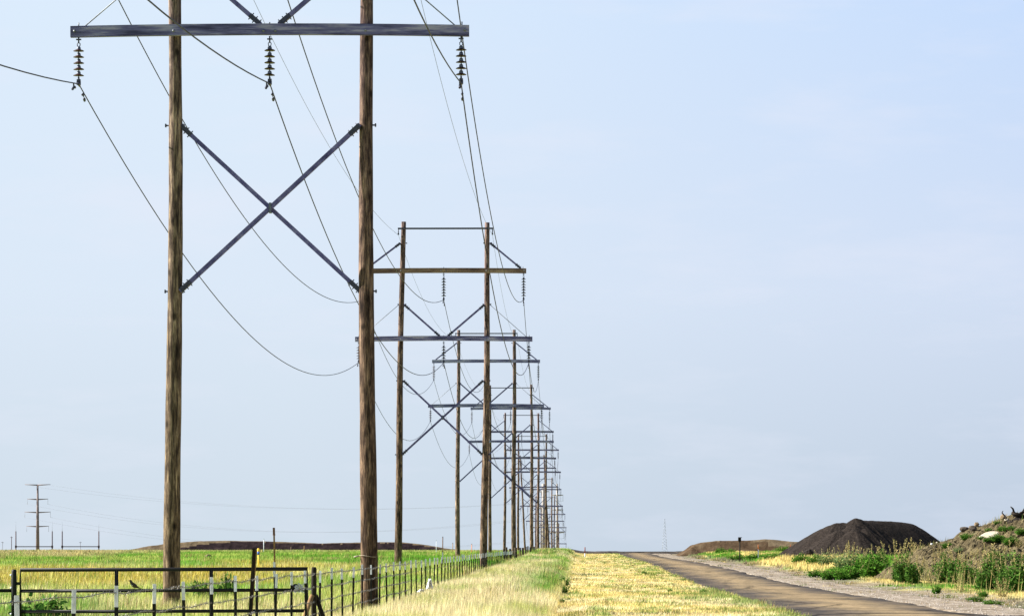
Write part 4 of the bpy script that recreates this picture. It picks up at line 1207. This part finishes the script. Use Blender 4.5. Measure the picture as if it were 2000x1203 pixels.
# ------------------------------------------------------------------ weeds (things) : shared leaf meshes
def weed_mesh(seed, h=1.0, rad=.45, nst=12, nl=420, leaf=.085, col=(.06, .17, .02), col2=(.16, .28, .05), spire=.35, seedcol=(.40, .32, .15)):
    r = random.Random(seed)
    sm = MB(); V = []; F = []; C = []
    stems = []
    for s in range(nst):
        a = r.uniform(0, 6.28); d = rad * math.sqrt(r.random())
        hh = h * r.uniform(.55, 1.0) * (1 - .35 * d / rad)
        b = Vector((math.cos(a) * d * .45, math.sin(a) * d * .45, -.05)); t = Vector((math.cos(a) * d * 1.1 + r.uniform(-.08, .08), math.sin(a) * d * 1.1, hh))
        sm.tube([b, b.lerp(t, .5) + Vector((0, 0, .04 * h)), t], [.010, .008, .004], 4)
        stems.append((b, t, hh))
    for _ in range(nl):
        b, t, hh = r.choice(stems)
        q = r.random() ** .75
        p = b.lerp(t, q) + Vector((r.gauss(0, .07), r.gauss(0, .07), r.gauss(0, .04))) * rad * 2
        p.z = max(p.z, .01)
        L = leaf * r.uniform(.6, 1.5) * (1.15 - .65 * q); wd = L * r.uniform(.28, .5)
        d = Vector((r.gauss(0, 1), r.gauss(0, 1), r.uniform(-.3, 1.1))).normalized()
        x = d.cross(Vector((r.gauss(0, 1), r.gauss(0, 1), r.gauss(0, 1)))).normalized()
        k = len(V)
        V += [p, p + d * L * .5 + x * wd, p + d * L, p + d * L * .5 - x * wd]
        F.append((k, k + 1, k + 2, k + 3))
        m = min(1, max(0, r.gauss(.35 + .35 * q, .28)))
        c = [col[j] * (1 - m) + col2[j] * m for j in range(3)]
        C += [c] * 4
    for b, t, hh in stems:                    # seed spikes
        if r.random() < spire:
            d = (t - b).normalized()
            for _ in range(26):
                q = r.random(); p = t + d * (q * .34 * h - .06) + Vector((r.gauss(0, .012), r.gauss(0, .012), 0))
                L = .035 * r.uniform(.6, 1.3); dd = Vector((r.gauss(0, .6), r.gauss(0, .6), 1)).normalized(); x = dd.cross(Vector((r.gauss(0, 1), r.gauss(0, 1), .2))).normalized()
                k = len(V); V += [p, p + dd * L * .5 + x * L * .4, p + dd * L, p + dd * L * .5 - x * L * .4]; F.append((k, k + 1, k + 2, k + 3))
                m = r.uniform(.7, 1.2); C += [[v * m for v in seedcol]] * 4
            sm.tube([t - d * .05, t + d * .30 * h], [.005, .002], 4)
    me = bpy.data.meshes.new('foliage'); me.from_pydata([tuple(v) for v in V], [], F)
    at = me.color_attributes.new('col', 'FLOAT_COLOR', 'POINT'); at.data.foreach_set('color', np.c_[np.array(C), np.ones(len(C))].astype('f4').ravel())
    me.materials.append(M['leaf']); me.update()
    return me, sm.mesh('stems', M['stem'])
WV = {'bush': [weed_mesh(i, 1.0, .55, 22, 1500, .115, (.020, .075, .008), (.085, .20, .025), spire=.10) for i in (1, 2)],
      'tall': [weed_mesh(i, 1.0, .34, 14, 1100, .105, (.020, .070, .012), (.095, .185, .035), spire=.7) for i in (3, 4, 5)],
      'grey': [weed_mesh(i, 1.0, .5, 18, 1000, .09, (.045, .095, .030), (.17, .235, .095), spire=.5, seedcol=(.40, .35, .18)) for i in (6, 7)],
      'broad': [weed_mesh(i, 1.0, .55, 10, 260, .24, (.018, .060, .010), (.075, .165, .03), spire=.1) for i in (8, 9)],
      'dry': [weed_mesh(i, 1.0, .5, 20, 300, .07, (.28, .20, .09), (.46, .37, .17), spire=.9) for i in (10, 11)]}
nweed = [0]
def weed(name, kind, base, h, label, cat='weed', group=None, wide=1.0):
    nweed[0] += 1
    f, s = WV[kind][nweed[0] % len(WV[kind])]
    root = empty(name, base, (0, 0, nweed[0] * 2.4)); tag(root, label, cat, group)
    for nm, me in (('foliage', f), ('stems', s)):
        inst(nm, me, root, (0, 0, 0), (0, 0, 0), (h * wide, h * wide, h))
    return root
def gweed(kind, x, yb, hpx, label, name='weed_bush', wide=1.0, group='weeds along the right verge', Y=None):
    Yh = Y or hit(x, yb, 80, 430)
    p = px(x, yb, Yh)
    weed(name, kind, (p.x, Yh, g1(p.x, Yh) - .02), 1.15 * hpx * Yh / FPX, label, 'weed', group, wide)
G = [('bush', 1690, 1128, 48, 'largest bright green bush in front of the middle of the gravel pile', 1.25),
     ('bush', 1655, 1131, 30, 'low dark green bush left of the largest bright green bush', 1.6),
     ('bush', 1625, 1130, 24, 'low green bush nearest the road below the gravel pile', 1.7),
     ('bush', 1597, 1125, 17, 'small green clump at the left end of the low bushes on the gravel edge', 1.9),
     ('grey', 1668, 1112, 44, 'grey green weed with seed spikes behind the largest bush', 1.0),
     ('dry', 1660, 1100, 36, 'pale dry weed in front of the gravel pile, left of its crease', 1.0),
     ('grey', 1640, 1110, 36, 'grey green weed in front of the left face of the gravel pile', 1.0),
     ('tall', 1701, 1108, 40, 'upright green weed touching the dark shade of the gravel pile', 1.0),
     ('grey', 1612, 1104, 30, 'grey weed at the left foot of the gravel pile', 1.1),
     ('bush', 1590, 1102, 22, 'dark green weed in front of the black hump at the left pile foot', 1.3),
     ('bush', 1560, 1100, 22, 'green weed left of the gravel pile foot', 1.3),
     ('tall', 1720, 1112, 42, 'grey green weed right of the largest bush', 1.0),
     ('dry', 1748, 1112, 52, 'wide pale dry weed between gravel pile and mound', 1.0),
     ('dry', 1785, 1108, 46, 'dry seed headed weed where the mound meets the pile', .9),
     ('tall', 1768, 1139, 62, 'tall green weed at the left foot of the dirt mound', .9),
     ('tall', 1783, 1141, 50, 'shorter green weed leaning by the left foot of the mound', 1.0),
     ('tall', 1757, 1138, 40, 'small green weed beside the grey dead bush', 1.0),
     ('tall', 1845, 1138, 62, 'tall green weed in the middle of the mound front', .85),
     ('tall', 1868, 1140, 58, 'green weed right of the tall middle one', .95),
     ('tall', 1890, 1143, 50, 'green weed with yellow spikes below the white slab', 1.0),
     ('tall', 1925, 1152, 62, 'tall spiky weed left of the last group at the right edge', .9),
     ('tall', 1945, 1152, 78, 'tallest spiky weed near the right edge', .75),
     ('tall', 1966, 1156, 60, 'green weed second from the right edge', .95),
     ('tall', 1988, 1158, 82, 'tall weed at the very right edge', .85),
     ('dry', 1818, 1146, 44, 'dry straw tuft at the mound foot', .8),
     ('dry', 1878, 1156, 34, 'dry straw tuft below the green weeds', .9),
     ('dry', 1960, 1166, 34, 'dry straw tuft at the lower right', .9),
     ('bush', 1829, 1157, 20, 'dark low plant alone on the gravel edge', .8),
     ('bush', 1904, 1172, 14, 'flat green clump on the gravel near the right edge', 1.9),
     ('bush', 1938, 1180, 16, 'flat green clump nearest the camera on the gravel', 1.9),
     ('bush', 1922, 1165, 14, 'small green clump above the flat one on the gravel', 1.6),
     ('bush', 1445, 1095, 14, 'dark green patch below the post box', 2.6), ('bush', 1480, 1094, 15, 'dark green patch right of the post box', 2.4), ('bush', 1510, 1093, 14, 'green patch in the pale grass left of the pile', 2.2),
     ('bush', 1405, 1082, 13, 'green weed in front of the brown berm at left', 1.6), ('bush', 1425, 1081, 11, 'green weed just left of the post box', 1.7),
     ('bush', 1455, 1075, 12, 'green weed at the foot of the post box', 1.8), ('bush', 1495, 1076, 14, 'green weed in front of the berm middle', 1.8), ('bush', 1532, 1079, 14, 'green weed at the right end of the berm', 1.8)]
for k, x, yb, hp, lab, wd in G:
    gweed(k, x, yb, hp, lab, wide=wd)
# on the mound
for x, y, hp, lab in ((1888, 1052, 16, 'small green weed on the mound below the dark boulder'), (1951, 1057, 20, 'green weed right beside the white slab'), (1928, 1056, 10, 'low green weed in front of the white slab'),
                      (1958, 1036, 14, 'bright green weed above the white slab'), (1930, 1036, 9, 'small green weed on the mound skyline'), (1972, 1062, 20, 'dark green weed down slope of the slab'), (1995, 1042, 16, 'green weed on the mound at the right edge')):
    p = on_mound(x, y); weed('mound_weed', 'bush', p - Vector((0, 0, .05)), hp * p.y / FPX, lab, 'weed', 'weeds on the dirt mound', 1.5)
for x, y, hp, kd, lab in ((1850, 1068, 14, 'bush', 'low green weed on the left shoulder of the mound'), (1872, 1078, 16, 'grey', 'grey green weed in the middle of the mound face'), (1905, 1085, 18, 'dry', 'dry weed on the middle of the mound face'),
                      (1940, 1088, 18, 'bush', 'green weed low on the mound face, under the slab'), (1975, 1092, 22, 'grey', 'grey weed low on the mound face near the right edge'), (1915, 1052, 10, 'bush', 'tiny green weed left of the white slab'),
                      (1990, 1068, 18, 'dry', 'dry weed high on the mound at the right edge'), (1835, 1085, 18, 'dry', 'dry weed at the left end of the mound face'), (1948, 1022, 9, 'bush', 'tiny green weed on the skyline left of the roots'), (1978, 1034, 12, 'bush', 'green weed just below the black roots')):
    p = on_mound(x, y); weed('mound_weed', kd, p - Vector((0, 0, .05)), hp * p.y / FPX, lab, 'weed', 'weeds on the dirt mound', 1.4)
def mound_grass():
    r = np.random.default_rng(88); n = 9000
    X = r.uniform(17, 30, n); Y = r.uniform(158, 176, n)
    H = mound(X, Y)
    k = (H > .15) & (r.random(n) < sst(fbm(X * .7, Y * .5, 4, 95), .45, .62)); X, Y, H = X[k], Y[k], H[k]; n = len(X)
    g = r.random(n) < .25
    c = np.where(g[:, None], np.array([.12, .20, .04]), np.array([.34, .27, .13]))
    tag(blades('mound_grass', X, Y, r.uniform(.08, .32, n), np.full(n, .03), vary(c, r, .55, 1.3), lean=.8, zoff=H - .27, seed=12), 'thin dry grass growing over the dirt mound', 'grass', kind='stuff')
mound_grass()
# dead grey bush at the road edge
Yd = hit(1740, 1128); p = px(1740, 1128, Yd)
db = empty('dead_bush', (p.x, Yd, g1(p.x, Yd))); tag(db, 'grey leafless dead bush left of the mound foot', 'bush')
mb = MB(); rr = random.Random(3)
for q in range(90):
    a = rr.uniform(0, 6.28); e = rr.uniform(.1, 1.4); L = rr.uniform(.3, .75)
    t = Vector((math.cos(a) * math.cos(e), math.sin(a) * math.cos(e), math.sin(e))) * L
    mb.tube([(0, 0, .0), t * .5 + Vector((rr.uniform(-.06, .06), 0, rr.uniform(-.02, .08))), t], [.008, .006, .003], 4)
    for _ in range(2):
        s = t * rr.uniform(.4, .9); mb.tube([s, s + Vector((rr.uniform(-.2, .2), rr.uniform(-.2, .2), rr.uniform(-.03, .2)))], [.005, .002], 3)
mb.build('twigs', M['deadstem'], db)
# leafy plants behind the gate
for x, yb, Yp, hp, kind, lab, wd in ((100, 1222, 70, 68, 'broad', 'big leafy dark green plant behind the left part of the gate', .75), (55, 1225, 69, 55, 'broad', 'low leafy plant beside the left gate post', .8),
                                 (400, 1180, 95, 44, 'broad', 'dark leafy plant right of the left pylon pole, behind the gate', .85), (380, 1178, 94, 34, 'broad', 'low leafy plant touching the left pylon pole', .8),
                                 (446, 1178, 95, 58, 'broad', 'tall single leafy plant behind the right part of the gate', .42), (430, 1180, 94, 30, 'broad', 'low leafy plant between the two taller ones', .9), (174, 1165, 118, 14, 'broad', 'small dark leafy sprig in the golden grass', .7)):
    p = px(x, yb, Yp); weed('field_plant', kind, (p.x, Yp, g1(p.x, Yp) - .03), 1.4 * hp * Yp / FPX, lab, 'plant', 'leafy plants in the field', wd)
# dark green weeds in the strip by the tall grass and mown grass
for x, yb, hp, lab in ((1096, 1160, 26, 'dark green weed at the edge of the tall grass'), (1088, 1166, 18, 'second dark green weed at the tall grass edge, a little nearer'), (1100, 1145, 26, 'dark green weed farther along the tall grass edge'),
                       (1098, 1180, 12, 'small dark sprig in the mown grass by the tall grass'), (1110, 1172, 9, 'tiny dark sprig right of the small one'), (930, 1168, 10, 'dark sprig in the pale tall grass'),
                       (1373, 1160, 13, 'dark green sprig in the mown grass near the road'), (1308, 1158, 10, 'green sprig in the middle of the mown grass'), (1258, 1122, 10, 'green sprig by the road edge farther off')):
    Yp = hit(x, yb); p = px(x, yb, Yp); weed('grass_weed', 'bush', (p.x, Yp, g1(p.x, Yp) - .02), hp * Yp / FPX, lab, 'weed', 'weeds in the grass strip', .9)

# tall seed stalks over the verge: uncountable
def seed_stalks():
    r = np.random.default_rng(55)
    n = 260
    xs = np.r_[r.uniform(1600, 2010, n)]
    Y = r.uniform(118, 150, n); X = (xs - 1000) * Y / FPX
    u = uof(X, Y)
    k = (u > 13.2) & (u < 18.5) & (r.random(n) < fbm(X * .8, Y * .3, 3, 77) * 1.2)
    X, Y = X[k], Y[k]; n = len(X)
    c = np.tile(np.array([.46, .40, .16]), (n, 1))
    h = r.uniform(.4, 1.15, n)
    tag(blades('seed_stalks', X, Y, h, np.full(n, .022) * r.uniform(.7, 1.4, n), vary(c, r, .6, 1.2), lean=.25, seed=9), 'thin yellow seed stalks standing among the verge weeds', 'grass', kind='stuff')
seed_stalks()

# ------------------------------------------------------------------ post box, red marker, far masts
Yb = 300.0; b = px(1445, 1076, Yb); zb = g1(b.x, Yb)
r_ = empty('post_box', (b.x, Yb, zb)); tag(r_, 'small dark box on a post in front of the brown berm', 'box')
t0 = px(1445, 1057, Yb).z - zb; t1 = px(1445, 1049.5, Yb).z - zb
mb = MB(); mb.tube([(0, 0, -.3), (0, 0, t0)], .05, 8); mb.build('post', M['darkwood'], r_)
mb = MB(); mb.box((-.02, 0, (t0 + t1) / 2), (.24, .34, t1 - t0)); mb.box((.02, 0, t1 + .02), (.3, .4, .04)); mb.build('box_body', M['darkwood'], r_)
for x, lab in ((1481, 'slim white and orange stake left of the gravel pile, in the weeds'), (1544, 'slim orange stake at the left foot of the gravel pile')):
    p = px(x, 1075, 290); zb = g1(p.x, 290); t = px(x, 1063, 290).z - zb
    r_ = empty('verge_stake', (p.x, 290, zb)); tag(r_, lab, 'stake')
    mb = MB(); mb.tube([(0, 0, -.2), (0, 0, t * .7)], .04, 8); mb.build('shaft', M['tip'], r_)
    mb = MB(); mb.tube([(0, 0, t * .7), (0, 0, t)], .045, 8); mb.build('orange_top', M['orange'], r_)
Ym = 380.0; p = px(1142.5, 1085, Ym); zb = g1(p.x, Ym); t = px(1142.5, 1068, Ym).z - zb
r_ = empty('road_marker', (p.x, Ym, zb)); tag(r_, 'short red and white marker post on the rise at the end of the mown strip', 'marker post')
mb = MB(); mb.tube([(0, 0, -.2), (0, 0, t * .42)], .055, 10); mb.build('white_base', M['tip'], r_)
mb = MB(); mb.tube([(0, 0, t * .42), (0, 0, t)], .06, 10); mb.build('red_top', M['red'], r_)

MAST_ATT = []
def mast(x, ytop, Yd, lab, m_, r0, r1, rows, yaw=0):
    top = px(x, ytop, Yd); base = g1(top.x, Yd); H = top.z - base
    root = empty('steel_mast', (top.x, Yd, base), (0, 0, yaw)); tag(root, lab, 'transmission mast', 'steel transmission masts')
    mb = MB(); mb.tube([(0, 0, -1), (0, 0, H)], [r1, r0], 14); mb.build('shaft', m_, root)
    pts = []
    for y, hw in rows:
        z = H - (y - ytop) * Yd / FPX; h = hw * Yd / FPX
        for sd in (-1, 1):
            mb = MB(); mb.tube([(0, 0, z), (sd * h, 0, z + h * .05)], [.40, .16], 8); arm = mb.build('arm', m_, root)
            if y != ytop:
                mb = MB(); mb.tube([(sd * (h - .15), 0, z), (sd * (h - .15), 0, z - 2.9)], .09, 6); mb.lathe([(.02, .2), (.2, 0), (.02, -.2)], (sd * (h - .15), 0, z - 3), n=8); mb.build('insulator', M['lattice'], arm)
            pts.append(root.location + Vector((sd * h * math.cos(yaw), sd * h * math.sin(yaw), z - (0 if y == ytop else 3))))
    MAST_ATT.append(pts)
mast(73.5, 947, 2250, 'lone brown steel mast with four crossarms far off at the left', M['monopole'], .55, 1.35, [(947, 25), (975, 20.5), (1000.5, 25.5), (1028, 22)])
mast(1061, 944.5, 1750, 'left one of two grey steel masts behind the far pylons', M['monopole_grey'], .75, 1.0, [(960, 12), (992, 14), (1025, 12)])
mast(1088, 944.5, 1950, 'right one of two grey steel masts behind the far pylons, the more slender', M['monopole_grey'], .45, 1.0, [(967, 12), (995.5, 12), (1040, 14)])
for j, (ia, ib) in enumerate(((0, 0), (1, 1), (2, 2), (3, 3), (4, 4), (5, 5))):
    a, b = MAST_ATT[0][ia], MAST_ATT[2][ib]
    mb = MB(); mb.tube(sagpts(a, b, (9, 9, 13, 13, 12, 12)[j], 40), .04, 4)
    tag(mb.build('far_power_wire', M['wire_far']), ('top left', 'top right', 'second level left', 'second level right', 'third level left', 'third level right')[j] + ' wire running from the lone left mast towards the grey masts', 'wire', 'wires of the steel masts')

def busframe(xa, xb, lab, Yd=1500.0):
    a, b = px(xa, 1037, Yd), px(xb, 1037, Yd); base = g1(a.x, Yd)
    root = empty('portal_frame', ((a.x + b.x) / 2, Yd, base)); tag(root, lab, 'steel frame', 'portal frames far left')
    w = (b.x - a.x) / 2; H = a.z - base; zc = px(xa, 1067, Yd).z - base; zs = px(xa, 1018, Yd).z - base
    for sd in (-1, 1):
        mb = MB(); mb.tube([(sd * w, 0, -1), (sd * w, 0, H)], [.30, .22], 8); mb.box((sd * w, 0, zc), (.75, .7, .9)); c = mb.build('column', M['busframe'], root)
        mb = MB(); mb.tube([(sd * w, 0, H), (sd * w, 0, zs)], [.06, .03], 5); mb.build('spire', M['lattice'], c)
    mb = MB(); mb.beam((-w, 0, zc), (w, 0, zc), .3, .36); mb.build('crossbar', M['busframe'], root)
busframe(31, 102, 'left one of two dark portal frames, around the foot of the lone mast')
busframe(121.5, 193, 'right one of two dark portal frames, clear of the lone mast')
for x, yt, lab in ((22.5, 1047, 'short dark pole just left of the portal frames'), (157, 1057, 'faint small pole inside the right portal frame'), (5, 1057, 'faint small pole at the very left edge')):
    p = px(x, yt, 1400); base = g1(p.x, 1400)
    r_ = empty('far_pole', (p.x, 1400, base)); tag(r_, lab, 'pole')
    mb = MB(); mb.tube([(0, 0, -1), (0, 0, p.z - base)], [.17, .13] if x == 22.5 else [.08, .06], 8); mb.build('shaft', M['busframe'], r_)
    mb = MB(); mb.beam((-.5, 0, p.z - base - .4), (.5, 0, p.z - base - .4), .1, .12); mb.build('crossarm', M['busframe'], r_)

# lattice tower on the horizon, right of the road
def lattice_tower():
    Yd = 4200.0; top = px(1298, 1012, Yd); base = g1(top.x, Yd); H = top.z - base
    root = empty('lattice_tower', (top.x, Yd, base)); tag(root, 'pale slender lattice tower far away above the road', 'lattice tower')
    w = lambda z: 3.4 * (1 - z / H) ** 1.2 + .5
    zs = np.linspace(0, H, 15)
    for sx, sy in ((-1, -1), (1, -1), (1, 1), (-1, 1)):
        mb = MB(); mb.tube([(sx * w(z), sy * w(z), z) for z in zs], .085, 5); mb.build('leg', M['lattice'], root)
    mb = MB()
    for a, b in zip(zs[:-1], zs[1:]):
        for (p, q) in (((-1, -1), (1, -1)), ((1, -1), (1, 1)), ((1, 1), (-1, 1)), ((-1, 1), (-1, -1))):
            mb.tube([(p[0] * w(a), p[1] * w(a), a), (q[0] * w(b), q[1] * w(b), b)], .045, 4); mb.tube([(q[0] * w(a), q[1] * w(a), a), (p[0] * w(b), p[1] * w(b), b)], .07, 4)
    mb.build('lacing', M['lattice'], root)
lattice_tower()
